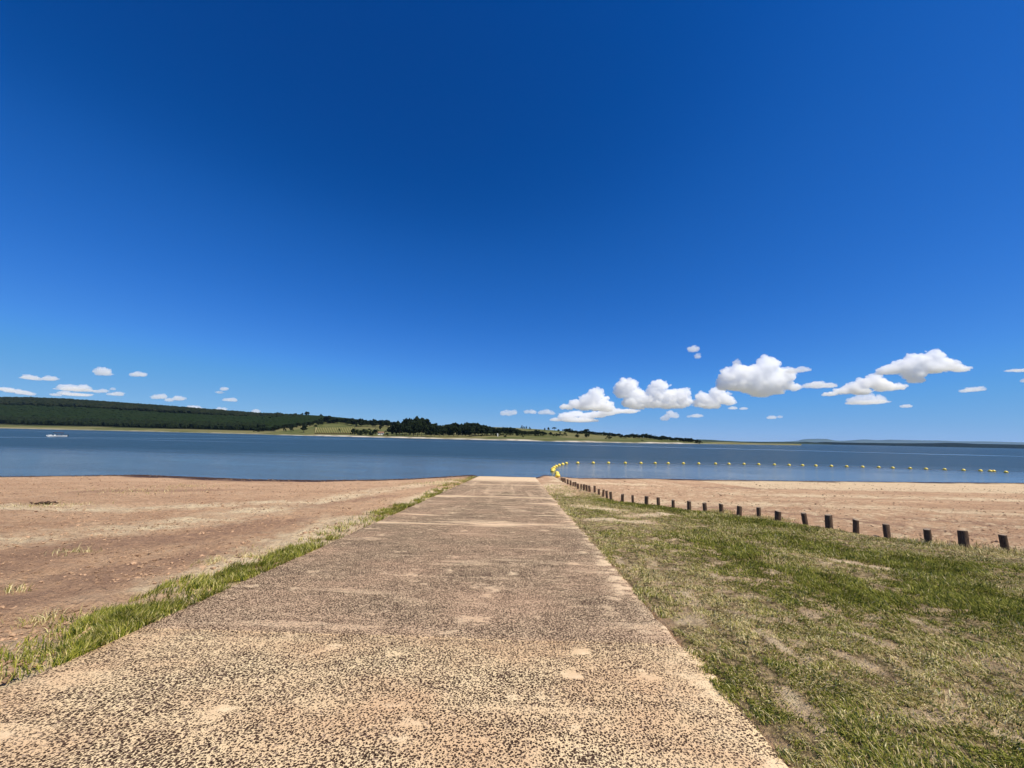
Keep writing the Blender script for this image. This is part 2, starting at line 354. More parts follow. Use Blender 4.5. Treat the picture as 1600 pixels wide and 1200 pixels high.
# ------------------------------------------------------------------ boat ramp of concrete slabs
JOINTS = [-3.0]
for u, v in [(750, 1000), (760, 817), (770, 775.5), (780, 757)]:
    JOINTS.append(hit(u, v, lambda x, y: -SLOPE * y).y)
JOINTS += [28.6, 34.5]
print('joints', [round(j, 2) for j in JOINTS], 'shore', [round(float(shore(np.array(x))), 1) for x in (-30, -10, -2, 0, 5, 20)])
def mat_slab():
    a = N('exposed_aggregate_concrete')
    p = a.pos()
    warp = a.n('TexNoise'); warp.inputs['Scale'].default_value = 45; warp.inputs['Detail'].default_value = 2; a.l(p, warp.inputs['Vector'])
    vm = a.n('VectorMath', operation='MULTIPLY_ADD'); a.l(warp.outputs['Color'], vm.inputs[0]); vm.inputs[1].default_value = (.011, .011, .011); a.l(p, vm.inputs[2])
    def vor(scale, rnd=1.0, feat='F1'):
        v = a.n('TexVoronoi', feature=feat); v.inputs['Scale'].default_value = scale; v.inputs['Randomness'].default_value = rnd; a.l(vm.outputs[0], v.inputs['Vector']); return v
    v1 = vor(66); v2 = vor(118)
    sx = a.n('SeparateXYZ'); a.l(a.n('NewGeometry').outputs['Position'], sx.inputs[0]); px, py = sx.outputs[0], sx.outputs[1]
    far = a.step(JOINTS[1] - .01, JOINTS[1] + .05, py)               # the slabs past the first joint are more worn
    big = a.noise(.75, 4, .6, a.pos((1, 1.6, 1))); med = a.noise(4.2, 4, .6, a.pos((1, 1.7, 1)))
    # drift sand: beside joints, in streaks across, along the middle and the right edge
    j = None
    for y in JOINTS[2:-1]:
        w = .46
        d = a.math('ABSOLUTE', a.math('SUBTRACT', py, y - w * .45 + .0))
        e = a.step(w, w * .12, d); j = e if j is None else a.math('MAXIMUM', j, e)
    streak = a.noise(1.0, 5, .62, a.pos((.5, 3.4, 1)))
    track = a.noise(1.0, 5, .65, a.pos((2.6, .16, 1)), dist=.6)
    sand = a.math('MULTIPLY', a.math('MULTIPLY', j, a.step(.40, .62, streak)), .85)
    s2 = a.math('MULTIPLY', a.step(.55, .70, streak), a.math('ADD', .25, a.math('MULTIPLY', a.step(7, 12, py), .65)))
    sand = a.math('MAXIMUM', sand, s2)
    s3 = a.math('MULTIPLY', a.step(.48, .78, track), a.math('MULTIPLY', a.step(9, 22, py), .35))
    sand = a.math('MAXIMUM', sand, s3)
    sand = a.math('MAXIMUM', sand, a.math('MULTIPLY', a.step(26.0, 30.5, a.math('ADD', py, a.math('MULTIPLY', a.math('SUBTRACT', streak, .5), 9))), .75))   # the last slab by the water is silted over
    sand = a.math('MAXIMUM', sand, a.math('MULTIPLY', a.step(.5, .05, a.math('ADD', a.math('SUBTRACT', RAMP_R, px), a.math('MULTIPLY', a.math('SUBTRACT', big, .45), 1.2))), a.math('MULTIPLY', a.step(.45, .62, med), .6)))
    patch = a.step(.60, .70, a.noise(2.3, 5, .62, a.pos((1, 1.4, 1))))
    sand = a.math('MAXIMUM', sand, a.math('MULTIPLY', patch, a.math('SUBTRACT', .72, a.math('MULTIPLY', far, .30))))
    # stones: share of the surface they show on
    thr = a.math('ADD', .47, a.math('MULTIPLY', a.math('SUBTRACT', big, .5), .30))
    thr = a.math('ADD', thr, a.math('MULTIPLY', far, .04))
    thr = a.math('ADD', thr, a.math('MULTIPLY', a.math('SUBTRACT', med, .5), .28))
    thr = a.math('SUBTRACT', thr, a.math('MULTIPLY', sand, .45))
    st1 = a.step(.05, -.05, a.math('SUBTRACT', v1.outputs['Distance'], thr))
    st2 = a.math('MULTIPLY', a.step(.05, -.05, a.math('SUBTRACT', v2.outputs['Distance'], a.math('SUBTRACT', thr, .10))), .9)
    v3 = vor(33)
    st3 = a.math('MULTIPLY', a.step(.06, -.06, a.math('SUBTRACT', v3.outputs['Distance'], a.math('SUBTRACT', thr, .17))), a.math('MULTIPLY', a.step(2.5, 6, py), .85))
    v4 = vor(15)
    st4 = a.math('MULTIPLY', a.step(.07, -.07, a.math('SUBTRACT', v4.outputs['Distance'], a.math('SUBTRACT', thr, .26))), a.math('MULTIPLY', a.step(7, 14, py), .6))
    st = a.math('MAXIMUM', a.math('MAXIMUM', st1, st2), a.math('MAXIMUM', st3, st4))
    sc = a.n('SeparateColor'); a.l(v1.outputs['Color'], sc.inputs[0])
    stone = a.mix(sc.outputs[0], (.026, .014, .009), (.095, .055, .038))
    stone = a.mix(a.step(.86, .97, sc.outputs[1]), stone, (.36, .25, .17))
    mtx = a.mix(a.step(.3, .7, big), (.70, .46, .26), (.90, .70, .41))
    mtx = a.mix(a.math('MULTIPLY', far, .50), mtx, (.56, .40, .285))
    mtx = a.mix(a.math('MULTIPLY', a.step(.3, .7, a.noise(150, 2, .7)), .3), mtx, (.33, .21, .14))
    c = a.mix(st, mtx, stone)
    sandc = a.mix(a.step(.35, .65, med), (.62, .43, .26), (.80, .64, .42))
    c = a.mix(a.math('MULTIPLY', sand, .72), c, sandc)
    c = a.mix(a.step(34.05, 34.35, py), c, (.10, .07, .05))
    a.col(c); a.rough(.9); a.b.inputs['Specular IOR Level'].default_value = .05
    hgt = a.math('ADD', a.math('MULTIPLY', st, -.6), a.math('MULTIPLY', a.noise(90, 4, .7), .9))
    hgt = a.math('ADD', hgt, a.math('MULTIPLY', sand, .3))
    a.bump(hgt, .006, .8)
    return a.m
M_SLAB = mat_slab()
def ramp_z(y): return -SLOPE * y if y > 0 else -SLOPE * y * .25
M_BED = flat('ramp_bed_sand', (.26, .18, .12), .95, .1, var=.25, scale=6)
def strip_box(name, y0, y1, x0, x1, top, thick, mat, parent, seed, props=None, jag=0.012):
    ny = max(2, int((y1 - y0) / .12)); nx = 40
    ys_ = np.linspace(y0, y1, ny); base = np.linspace(x0, x1, nx)
    V = []; Fq = []
    for y in ys_:
        l = (vn(np.array(y * 2.1), np.array(seed + .5), 5) - .5) * .05 + (vn(np.array(y * 9.), np.array(seed + .5), 6) - .5) * jag * 2
        r = (vn(np.array(y * 1.7), np.array(seed + 9.5), 5) - .5) * .15 + (vn(np.array(y * 8.), np.array(seed + 7.5), 6) - .5) * jag * 6
        xx = base.copy(); xx[:6] += l * np.linspace(1, 0, 6); xx[-6:] += r * np.linspace(0, 1, 6)
        z = ramp_z(y) + top + (vn(xx * 1.2, np.full(nx, y * 1.2), 8) - .5) * .010
        V.append(np.stack([xx, np.full(nx, y), z], 1))
    V = np.concatenate(V); f = grid_faces(nx, ny); n = len(V)
    # rounded rim then vertical sides
    idx = np.arange(n).reshape(ny, nx)
    rim = np.concatenate([idx[0], idx[1:, -1], idx[-1, -2::-1], idx[-2:0:-1, 0]])
    cen = np.array([(x0 + x1) / 2, (y0 + y1) / 2, 0])
    R1 = V[rim].copy(); R1[:, 2] -= .004; d = R1 - cen; R1[:, 0] += np.sign(d[:, 0]) * .006 * (np.abs(d[:, 0]) > (x1 - x0) / 2 - .15)
    R1[:, 1] += np.where(np.isin(rim, idx[0]), -.006, 0) + np.where(np.isin(rim, idx[-1]), .006, 0)
    R2 = R1.copy(); R2[:, 2] -= thick
    m = len(rim); k = np.arange(m); k2 = (k + 1) % m
    f2 = np.stack([rim[k2], rim[k], n + k, n + k2], 1); f3 = np.stack([n + k2, n + k, n + m + k, n + m + k2], 1)
    o = link(name, mesh_np(name, np.concatenate([V, R1, R2]), [f, f2, f3], [mat], True), parent)
    for q, v in (props or {}).items(): o[q] = v
    return o
ramp = strip_box('boat_ramp', -3.0, 34.45, RAMP_L + .02, RAMP_R - .02, -.030, .3, M_BED, None, 3, {'kind': 'structure'})
for i in range(len(JOINTS) - 1):
    strip_box('slab', JOINTS[i] + .004, JOINTS[i + 1] - .004, RAMP_L, RAMP_R, -.0 + (.004 if i % 2 else 0), .16, M_SLAB, ramp, i * 13)

# ------------------------------------------------------------------ lake
def mat_water():
    a = N('lake_water')
    g = a.n('NewGeometry').outputs['Position']
    sx = a.n('SeparateXYZ'); a.l(g, sx.inputs[0])
    # wind ripple: calm lanes near the shore and in long streaks
    lanes = a.noise(1.0, 4, .55, a.pos((.004, .030, 1)))
    calm = a.step(74, 42, a.math('ADD', sx.outputs[1], a.math('MULTIPLY', a.math('SUBTRACT', a.noise(1.0, 4, .6, a.pos((.03, .1, 1))), .5), 26)))
    st = a.step(.60, .70, lanes)
    def lane(p, q, w):                   # narrow calm wake left by a boat
        P, Q = on_plane(*p, WATER), on_plane(*q, WATER); nx, ny = -(Q.y - P.y), Q.x - P.x; L = math.hypot(nx, ny); nx /= L; ny /= L
        t = a.math('ADD', a.math('MULTIPLY', sx.outputs[0], nx), a.math('MULTIPLY', sx.outputs[1], ny)); t = a.math('ADD', t, a.math('MULTIPLY', a.math('SUBTRACT', a.noise(.02, 2), .5), w * 3))
        return a.step(w, w * .4, a.math('ABSOLUTE', a.math('SUBTRACT', t, P.x * nx + P.y * ny)))
    wk = a.math('MAXIMUM', lane((1100, 700.3), (1600, 713.2), 8.0), a.math('MULTIPLY', lane((200, 684.5), (450, 686), 5.0), a.step(20, -30, sx.outputs[0])))
    calm = a.math('MAXIMUM', a.math('MULTIPLY', calm, .95), a.math('MULTIPLY', st, .45))
    calm = a.math('MAXIMUM', calm, a.math('MULTIPLY', wk, .97))
    w1 = a.noise(1.0, 5, .6, a.pos((.55, 1.1, 1)), dist=.4); w2 = a.noise(1.0, 4, .6, a.pos((2.2, 4.4, 1)), dist=.5)
    h = a.math('ADD', a.math('MULTIPLY', w1, .55), a.math('MULTIPLY', w2, .22))
    rip = a.math('ADD', .45, a.math('MULTIPLY', a.step(.3, .7, a.noise(1.0, 5, .7, a.pos((.10, .30, 1)))), 1.0))
    h = a.math('MULTIPLY', h, rip)
    amp = a.math('SUBTRACT', 1.0, a.math('MULTIPLY', calm, .90))
    h = a.math('MULTIPLY', h, amp)
    a.col(a.mix(calm, (.030, .056, .062), (.095, .115, .11)))  # calm water gets a lighter colour in place of brighter sky reflection
    a.rough(a.math('SUBTRACT', .34, a.math('MULTIPLY', calm, .20)))
    a.b.inputs['IOR'].default_value = 1.333; a.b.inputs['Specular IOR Level'].default_value = .5
    a.bump(h, .75, 1.0)
    return a.m
lake = link('water', mesh_np('water', [(-9000, 18, WATER), (9000, 18, WATER), (9000, 4800, WATER), (-9000, 4800, WATER)], np.array([[0, 1, 2, 3]]), [mat_water()]), kind='structure')

# ------------------------------------------------------------------ far land
def dirn(u):
    d = ray(u, hz(u)); h = math.hypot(d.x, d.y); return d.x / h, d.y / h
def depth_cos(u):                        # view depth per metre of ground distance
    d = ray(u, hz(u)); f = CM @ Vector((0, 0, -1)); return d.x * f.x + d.y * f.y + d.z * f.z
I = lambda pts: (np.array([p[0] for p in pts], float), np.array([p[1] for p in pts], float))
D0 = I([(-500,900),(0,700),(200,660),(400,560),(430,500),(600,455),(700,435),(800,415),(900,400),(1000,440),(1050,470),(1100,540),(1250,760)])
DR = I([(-500,1500),(0,1450),(400,1300),(480,1150),(600,880),(800,760),(900,700),(1000,650),(1100,620),(1250,800)])
GT = I([(-500,652),(-200,630),(0,626.5),(30,626.5),(100,629.5),(200,636.5),(300,644),(400,649),(430,649),(480,651),(500,652),(540,656),(580,661),(620,664),
        (700,665.5),(750,666.5),(800,668.5),(850,671.5),(900,675),(950,679),(1000,682.5),(1050,686.5),(1090,689.7),(1150,692),(1200,693),(1250,693.6)])
def far_h(u, d):
    """height above sea of the far bank at photo column u and view depth d"""
    d0 = np.interp(u, *D0); dr = np.interp(u, *DR); gt = np.interp(u, *GT)
    H = CAM.z + (683.5 + .0215 * (u - 800) - gt) * dr / F_PX
    s = np.clip((d - d0) / (dr - d0), -1, 1)
    bh = np.where(u > 1120, .9, 1.3)
    beach = WATER + bh * ss(0, 16, d - d0) + np.where(d < d0, -(d0 - d) * .03, 0)
    fld = ss(0.02, 1.0, s) ** 1.0 * .55 + np.clip(s, 0, 1) * .45
    z = beach + (H - WATER - bh) * fld
    past = np.clip((d - dr) / 900, 0, 1)
    return z - past * past * (H + 10) * .8
def far_pt(u, d):
    x, y = dirn(u); c = depth_cos(u)
    z = float(far_h(np.array(float(u)), np.array(float(d)))); return Vector((x * d / c, y * d / c, z))
us = np.arange(-500, 1256, 4.0); ts = np.concatenate([[-.08, -.02], np.linspace(0, .12, 10), np.linspace(.14, 1, 34), np.linspace(1.1, 2.2, 8)])
V = []; C = []
for t in ts:
    for u in us:
        d0 = np.interp(u, *D0); dr = np.interp(u, *DR); d = d0 + (dr - d0) * t
        p = far_pt(u, d); V.append(p)
        C.append((t, u, d - d0))
V = np.array(V); C = np.array(C)
nn = fbm(V[:, 0] * .012, V[:, 1] * .012, 5, 4)
beach = ss(15 , 6, C[:, 2] + 18 * (fbm(V[:, 0] * .03, V[:, 1] * .01, 8, 3) - .5)) * np.interp(C[:, 1], [-500, 430, 450, 1060, 1110, 1250], [.3, .3, 1, .9, .25, .1])
pasture = np.where(C[:, 1] < 430, ss(95, 60, C[:, 2]), 1.0)
dry = ss(.45, .62, nn)
V[:, 2] += np.where((C[:, 2] > 25), (nn - .5) * 2.0, 0)
fm = link('far_bank', mesh_np('far_bank', V, grid_faces(len(us), len(ts))[:, ::-1] if False else grid_faces(len(us), len(ts)), None or [], True, col={'mask': np.stack([beach, pasture, dry], 1)}), kind='structure')
def mat_far():
    a = N('far_bank_soil')
    s = a.n('SeparateColor'); a.l(a.attr('mask').outputs['Color'], s.inputs[0])
    n1 = a.noise(.05, 5, .6); n2 = a.noise(.012, 3)
    past = a.mix(a.step(.35, .65, n1), (.070, .085, .022), (.135, .130, .045))
    past = a.mix(a.math('MULTIPLY', s.outputs[2], .6), past, (.20, .17, .075))
    c = a.mix(s.outputs[1], (.010, .014, .007), past)  # forest floor coloured near black, the shade under the canopy put into it
    c = a.mix(a.math('MULTIPLY', s.outputs[0], .9), c, a.mix(a.step(.35, .6, a.noise(.08, 4)), (.30, .25, .18), (.60, .53, .43)))
    a.col(c); a.rough(.95); a.b.inputs['Specular IOR Level'].default_value = .1
    a.bump(n1, 3.0, .6); return a.m
fm.data.materials.append(mat_far())

# more distant land: low wooded shore, then hills fading in the haze
def ridge_strip(name, tops, d, depth, mat, rough_amp, seed, props):
    us_ = np.arange(tops[0][0], tops[-1][0] + 1, 3.0); T = np.interp(us_, *I(tops))
    rows = [(-.02, 0.0), (0, .0), (.04, .35), (.12, .62), (.3, .82), (.6, .95), (1.0, 1.0), (1.4, .7), (2.0, .1)]
    V = []
    for t, k in rows:
        for u, tp in zip(us_, T):
            dr = d + depth; H = CAM.z + (hz(u) - tp) * dr / F_PX - WATER
            dd = d + depth * t; x, y = dirn(u); c = depth_cos(u)
            z = WATER - .5 + k * H + (float(fbm(np.array(u * .11 + t * 5), np.array(t * 9.0), seed, 4)) - .5) * rough_amp * (k > 0)
            V.append((x * dd / c, y * dd / c, z))
    return link(name, mesh_np(name, V, grid_faces(len(us_), len(rows)), [mat], True), **props)
M_WOOD = N('distant_wood'); M_WOOD.col(M_WOOD.mix(M_WOOD.step(.4, .6, M_WOOD.noise(.02, 5, .7)), (.004, .008, .005), (.012, .018, .010))); M_WOOD.rough(1.0); M_WOOD.b.inputs['Specular IOR Level'].default_value = 0
M_WOOD.bump(M_WOOD.noise(.06, 4, .7), 14, 1.0)
M_HILLS = N('distant_hill_cover'); M_HILLS.col(M_HILLS.mix(M_HILLS.step(.4, .62, M_HILLS.noise(.0016, 5, .7)), (.018, .030, .020), (.050, .065, .035))); M_HILLS.rough(1.0); M_HILLS.b.inputs['Specular IOR Level'].default_value = 0
ridge_strip('low_wooded_shore', [(1195, 693.6), (1225, 692.2), (1240, 690.9), (1260, 690.3), (1275, 691.4), (1290, 690.6), (1320, 691.4), (1400, 692.6), (1460, 692.5), (1480, 691.8), (1500, 692.3), (1530, 693.6), (1600, 694.8), (1700, 697.5), (2000, 703.5)],
            4400, 500, M_WOOD.m, 2.5, 4, dict(kind='structure'))
ridge_strip('rolling_farmland', [(1060, 688.6), (1080, 687.0), (1094, 686.6), (1112, 687.2), (1124, 688.2), (1140, 688.9), (1160, 689.8), (1190, 690.2), (1220, 690.2), (1250, 691), (1300, 694)],
            3600, 900, M_HILLS.m, 3, 5, dict(kind='structure'))
ridge_strip('blue_hills', [(1180, 691.6), (1215, 690.8), (1248, 688.6), (1254, 686.8), (1263, 686.0), (1277, 685.7), (1293, 685.9), (1304, 688.3), (1314, 688.9), (1333, 688.0), (1344, 686.9), (1355, 686.9), (1372, 687.8), (1392, 687.1), (1408, 687.4), (1440, 688.2), (1470, 688.4), (1495, 689.6), (1545, 689.8), (1600, 691.3), (1700, 694), (2000, 702)],
            20000, 3000, M_HILLS.m, 12, 6, dict(kind='structure'))

M_BOUNCE_PLAIN = N('bounce_plain_cover'); M_BOUNCE_PLAIN.col(M_BOUNCE_PLAIN.mix(M_BOUNCE_PLAIN.step(.4, .6, M_BOUNCE_PLAIN.noise(.0012, 5, .6)), (.16, .17, .08), (.46, .38, .24))); M_BOUNCE_PLAIN.rough(1.0); M_BOUNCE_PLAIN.b.inputs['Specular IOR Level'].default_value = 0
link('bounce_plain', mesh_np('bounce_plain', [(-42000, 4820, -.9), (42000, 4820, -.9), (42000, 42000, -.9), (-42000, 42000, -.9)], np.array([[0, 1, 2, 3]]), [M_BOUNCE_PLAIN.m]), kind='structure')  # ground sheet out of view, added to bounce light onto cloud undersides

# ------------------------------------------------------------------ foliage helpers
def ico(sub):
    bm = bmesh.new(); bmesh.ops.create_icosphere(bm, subdivisions=sub, radius=1.0)
    v = np.array([x.co[:] for x in bm.verts]); f = np.array([[y.index for y in x.verts] for x in bm.faces]); bm.free(); return v, f
ICO1, ICO2, ICO3, ICO4 = ico(1), ico(2), ico(3), ico(4)
def blobs(cs, rs, base, jit, rg, squash=.8):
    """many jittered blobs as one vertex/face set"""
    v, f = base; n = len(cs)
    ang = rg.uniform(0, 6.283, n); ca, sa = np.cos(ang), np.sin(ang)
    J = 1 + rg.uniform(-jit, jit, (n, len(v), 1))
    P = v[None] * J
    x = P[..., 0] * ca[:, None] - P[..., 1] * sa[:, None]; y = P[..., 0] * sa[:, None] + P[..., 1] * ca[:, None]
    P = np.stack([x, y, P[..., 2] * squash], -1) * np.asarray(rs).reshape(n, 1, 1) + np.asarray(cs)[:, None]
    F = (f[None] + (np.arange(n) * len(v))[:, None, None]).reshape(-1, 3)
    return P.reshape(-1, 3), F
def mat_leaf(name, a0, a1, scale=.35):
    a = N(name)
    f = a.noise(scale, 4, .7); a.col(a.mix(a.step(.35, .65, f), a0, a1)); a.rough(.9); a.b.inputs['Specular IOR Level'].default_value = .08
    return a.m
M_LEAF = mat_leaf('dark_foliage', (.004, .008, .003), (.016, .024, .008))
M_LEAF2 = mat_leaf('plantation_foliage', (.010, .020, .004), (.013, .022, .005), .02)
M_LEAF3 = mat_leaf('hill_forest_foliage', (.006, .012, .005), (.020, .024, .009), .05)
M_BARK = flat('tree_bark', (.10, .075, .055), .95, .05)

# wooded hill on the left: forest on top, plantation below it, dark belt at its foot
def scatter(n, ulo, uhi, slo, shi, r0, r1, rg, jitter_edge=0.0):
    cs = []; rs = []
    while len(cs) < n:
        u = rg.uniform(ulo, uhi); s = rg.uniform(slo, shi)
        d0 = np.interp(u, *D0); dr = np.interp(u, *DR); d = d0 + (dr - d0) * s
        s2 = s + jitter_edge * (float(vn(np.array(u * .05), np.array(3.3), 9)) - .5)
        if not slo <= s2 <= shi: continue
        r = rg.uniform(r0, r1); p = far_pt(u, d); cs.append((p.x, p.y, p.z + r * .75)); rs.append(r)
    return cs, rs
rg = np.random.default_rng(3)
cs, rs = scatter(7500, -260, 470, .60, 1.03, 4.5, 7.5, rg, .05)
def u_of(p): q = CM.transposed() @ (Vector(p) - CAM); return 800 - q.x / q.z * F_PX
kk = [(float(np.clip((455 - u_of(c)) / 160, 0, 1))) for c in cs]
keep_ = [rg.random() < .25 + k * 1.2 for k in kk]
cs = [(c[0], c[1], c[2] + 5.0 * k - 2.0 * (1 - k)) for c, k, q in zip(cs, kk, keep_) if q]; rs = [r_ * (.6 + .4 * k) for r_, k, q in zip(rs, kk, keep_) if q]
v, f = blobs(cs, rs, ICO1, .28, rg, .8)
link('hilltop_forest', mesh_np('hilltop_forest', v, f, [M_LEAF3]), kind='stuff', label='dark forest covering the upper slope of the long hill on the left', category='forest')
cs, rs = scatter(8500, -260, 420, .22, .62, 4.0, 6.0, rg, .05)
for _ in range(14000):
    u = rg.uniform(400, 612); s_ = rg.uniform(.12, 1.03); d0 = np.interp(u, *D0); dr = np.interp(u, *DR); d = d0 + (dr - d0) * s_
    p = far_pt(u, d); v_ = hz(u) - (p.z - CAM.z) * F_PX / d
    if v_ < np.interp(u, [400, 440, 500, 540, 612], [674.5, 670.5, 659.5, 661, 665]) + .8 * math.sin(u * .21): r_ = rg.uniform(3.0, 4.4); cs.append((p.x, p.y, p.z + r_ * .6)); rs.append(r_)
v, f = blobs(cs, rs, ICO1, .14, rg, .5)
link('plantation', mesh_np('plantation', v, f, [M_LEAF2]), kind='stuff', label='even green plantation below the forest on the left hill', category='plantation')
cs, rs = scatter(1500, -260, 408, .13, .22, 3.5, 6.8, rg, .04)
v, f = blobs(cs, rs, ICO1, .3, rg, 1.05)
link('waterside_thicket', mesh_np('waterside_thicket', v, f, [M_LEAF]), kind='stuff', label='dark belt of thicket at the foot of the left hill above the grassy bank', category='thicket')

# ------------------------------------------------------------------ single trees on the far bank
def tree_meshes(kind, seed):
    """unit tree: height 1, crown width about 1 x w; returns crown mesh and trunk mesh"""
    rg = np.random.default_rng(seed)
    cs = []; rs = []
    if kind == 'broad': n, w, z0 = 46, .55, .22
    elif kind == 'round': n, w, z0 = 34, .62, .12
    elif kind == 'tall': n, w, z0 = 44, .30, .30
    elif kind == 'umbrella': n, w, z0 = 26, .62, .58
    else: n, w, z0 = 30, .60, .0            # bush
    mains = [(rg.normal(0, w * .38), rg.normal(0, w * .38), z0 + (1 - z0) * rg.uniform(.25, .8)) for _ in range(5)]
    for i in range(n):
        m = mains[i % 5]; r = rg.uniform(.07, .15)
        x = m[0] + rg.normal(0, w * .22); y = m[1] + rg.normal(0, w * .22)
        q = min(1, math.hypot(x, y) / w); top = z0 + (1 - z0) * math.sqrt(max(0, 1 - q * q))
        if q >= .98: x *= .9 / q; y *= .9 / q; top = z0 + (1 - z0) * .3
        lo = z0 + (.1 if kind == 'umbrella' else .02)
        z = min(max(m[2] + rg.normal(0, .16), lo + r * .4), max(top - r * .7, lo + r * .4))
        cs.append((x, y, z)); rs.append(r)
    v, f = blobs(cs, rs, ICO1, .33, rg, .85)
    # leaf clumps standing off the masses so that the outline is ragged
    k = 260; ci = rg.integers(0, n, k); dv = rg.normal(size=(k, 3)); dv /= np.linalg.norm(dv, axis=1)[:, None]
    c = np.array(cs)[ci] + dv * np.array(rs)[ci][:, None] * rg.uniform(.9, 1.35, (k, 1))
    tri = c[:, None] + rg.normal(0, .022, (k, 3, 3)); tri = tri.reshape(-1, 3)
    tri[:, 2] = np.clip(tri[:, 2], .0, 1.02)
    f2 = np.arange(k * 3).reshape(-1, 3) + len(v)
    crown = mesh_np('crown', np.concatenate([v, tri]), np.concatenate([f, f2]), [M_LEAF])
    # trunk with two limbs
    def tube(p, q, r0, r1, s=6):
        p, q = np.array(p), np.array(q); d = q - p; d = d / np.linalg.norm(d); a = np.cross(d, (0, 1, 0.01)); a /= np.linalg.norm(a); b = np.cross(d, a)
        t = np.linspace(0, 2 * math.pi, s, endpoint=False)
        A = p + r0 * (np.cos(t)[:, None] * a + np.sin(t)[:, None] * b); B = q + r1 * (np.cos(t)[:, None] * a + np.sin(t)[:, None] * b)
        k = np.arange(s); return np.concatenate([A, B]), np.stack([k, (k + 1) % s, s + (k + 1) % s, s + k], 1)
    tv = []; tf = []; o = 0; zt = max(z0, .12) + .12
    for p, q, r0, r1 in [((0, 0, -.04), (.01, .01, zt), .028, .020), ((.01, .01, zt - .04), (.16 * w / .5, .03, zt + .22), .017, .008), ((.01, .01, zt - .06), (-.14 * w / .5, -.05, zt + .2), .016, .008)]:
        a, b = tube(p, q, r0, r1); tv.append(a); tf.append(b + o); o += len(a)
    trunk = mesh_np('trunk', np.concatenate(tv), np.concatenate(tf), [M_BARK])
    return crown, trunk
TM = {k: [tree_meshes(k, s * 7 + i) for s in range(4)] for i, k in enumerate(['broad', 'round', 'tall', 'umbrella', 'bush'])}
n_tree = [0]
def tree(u, d, hm, kind, label, cat='tree', group=None, width=1.0, sink=0.0, name=None):
    p = far_pt(u, d); c, t = TM[kind][n_tree[0] % 4]; n_tree[0] += 1
    e = bpy.data.objects.new(name or ('bush' if kind == 'bush' else 'tree'), None); COL.objects.link(e)
    e.location = (p.x, p.y, p.z - sink); e.rotation_euler[2] = random.uniform(0, 6.28); e.scale = (hm * width, hm * width, hm)
    e['label'] = label; e['category'] = cat
    if group: e['group'] = group
    link('crown', c, e); link('trunk', t, e); return e
def d_of(u, s): return float(np.interp(u, *D0) + (np.interp(u, *DR) - np.interp(u, *D0)) * s)
def find_d(u, v):                        # view depth where the pixel row v meets the far bank
    lo, hi = float(np.interp(u, *D0)), float(np.interp(u, *DR))
    best = hi
    for k in range(200):
        d = lo + (hi - lo) * k / 199
        if hz(u) - (far_h(np.array(float(u)), np.array(d)) - CAM.z) * F_PX / d <= v: best = d; break
    return best
def tree_px(u, vt, vb, kind, label, cat='tree', group=None, width=1.0, name=None):
    d = find_d(u, vb); h = (vb - vt) * d / F_PX
    return tree(u, d, max(h, 1.5), kind, label, cat, group, width, name=name)

# the waterside wood (u 606-880)
TOP = I([(600,672),(606,667),(614,660),(622,655),(632,651.5),(645,649.5),(656,649),(663,653),(670,658),(680,661),(690,662),(700,662.5),(708,659),(716,658),(724,661),(734,659.5),(745,659),
         (756,662),(766,664),(776,666.5),(790,667),(800,667),(812,670),(825,672),(840,671),(850,674),(862,676),(880,678)])
FOOT = I([(600,680),(640,682.5),(690,683),(745,683),(760,681.5),(800,681),(860,681.5),(900,682)])
for i, u in enumerate(np.arange(612, 748, 3.4)):
    for lay, (ht, dv) in enumerate([(1.0, -3.0), (.78, -.6)]):
        if lay and i % 2: continue
        uu = u + random.uniform(-1.5, 1.5); top = float(np.interp(uu, *TOP)); foot = float(np.interp(uu, *FOOT)) + dv
        tall = top < 656
        hh = (foot - top) * ht * random.uniform(.80, 1.06)
        tree_px(uu, foot - hh, foot, 'tall' if tall and random.random() < .25 else 'broad', 'dark leafy tree in the dense wood that lines the far shore behind the pale beach', group='trees of the dense waterside wood', width=random.uniform(.75, 1.0) if not tall else .62)
for i, u in enumerate(np.arange(748, 884, 3.8)):
    uu = u + random.uniform(-1.6, 1.6); top = float(np.interp(uu, *TOP)); foot = float(np.interp(uu, *FOOT)) - 1.0
    tree_px(uu, foot - (foot - top) * random.uniform(.8, 1.0), foot, 'broad', ORD[i + 1] + ' tree from the left in the belt of wood behind the green meadow', group='trees of the belt behind the meadow', width=random.uniform(.85, 1.25))
    if i % 2: tree_px(uu + 2, foot - 5.5, foot + .8, 'bush', ORD[i // 2 + 1] + ' low bush from the left at the front edge of the belt of wood', 'bush', 'bushes along the belt of wood', 1.0)
# ridge row right of the meadow
RT = I([(880,672),(885,669),(893,670),(900,673),(908,674),(915,670),(922,673.5),(935,675),(950,676),(965,678),(980,679.5),(990,677.5),(1000,680),(1010,678),(1022,680.5),(1040,682),(1060,684),(1078,685),(1092,687.5)])
for i, u in enumerate(np.arange(884, 1093, 3.3)):
    uu = u + random.uniform(-1, 1); top = float(np.interp(uu, *RT)); foot = float(np.interp(uu, *GT)) + 2.2
    tree_px(uu, top + random.uniform(-1.2, .8), max(foot, top + 5.0) + .4, 'broad' if i % 3 else 'round', (ORD[i + 1] + ' small tree from the left in the row on the green ridge' if i < 32 else ORD[64 - i] + ' small tree from the right end of the row on the low green ridge'), group='trees in the row on the green ridge', width=random.uniform(1.15, 1.55))
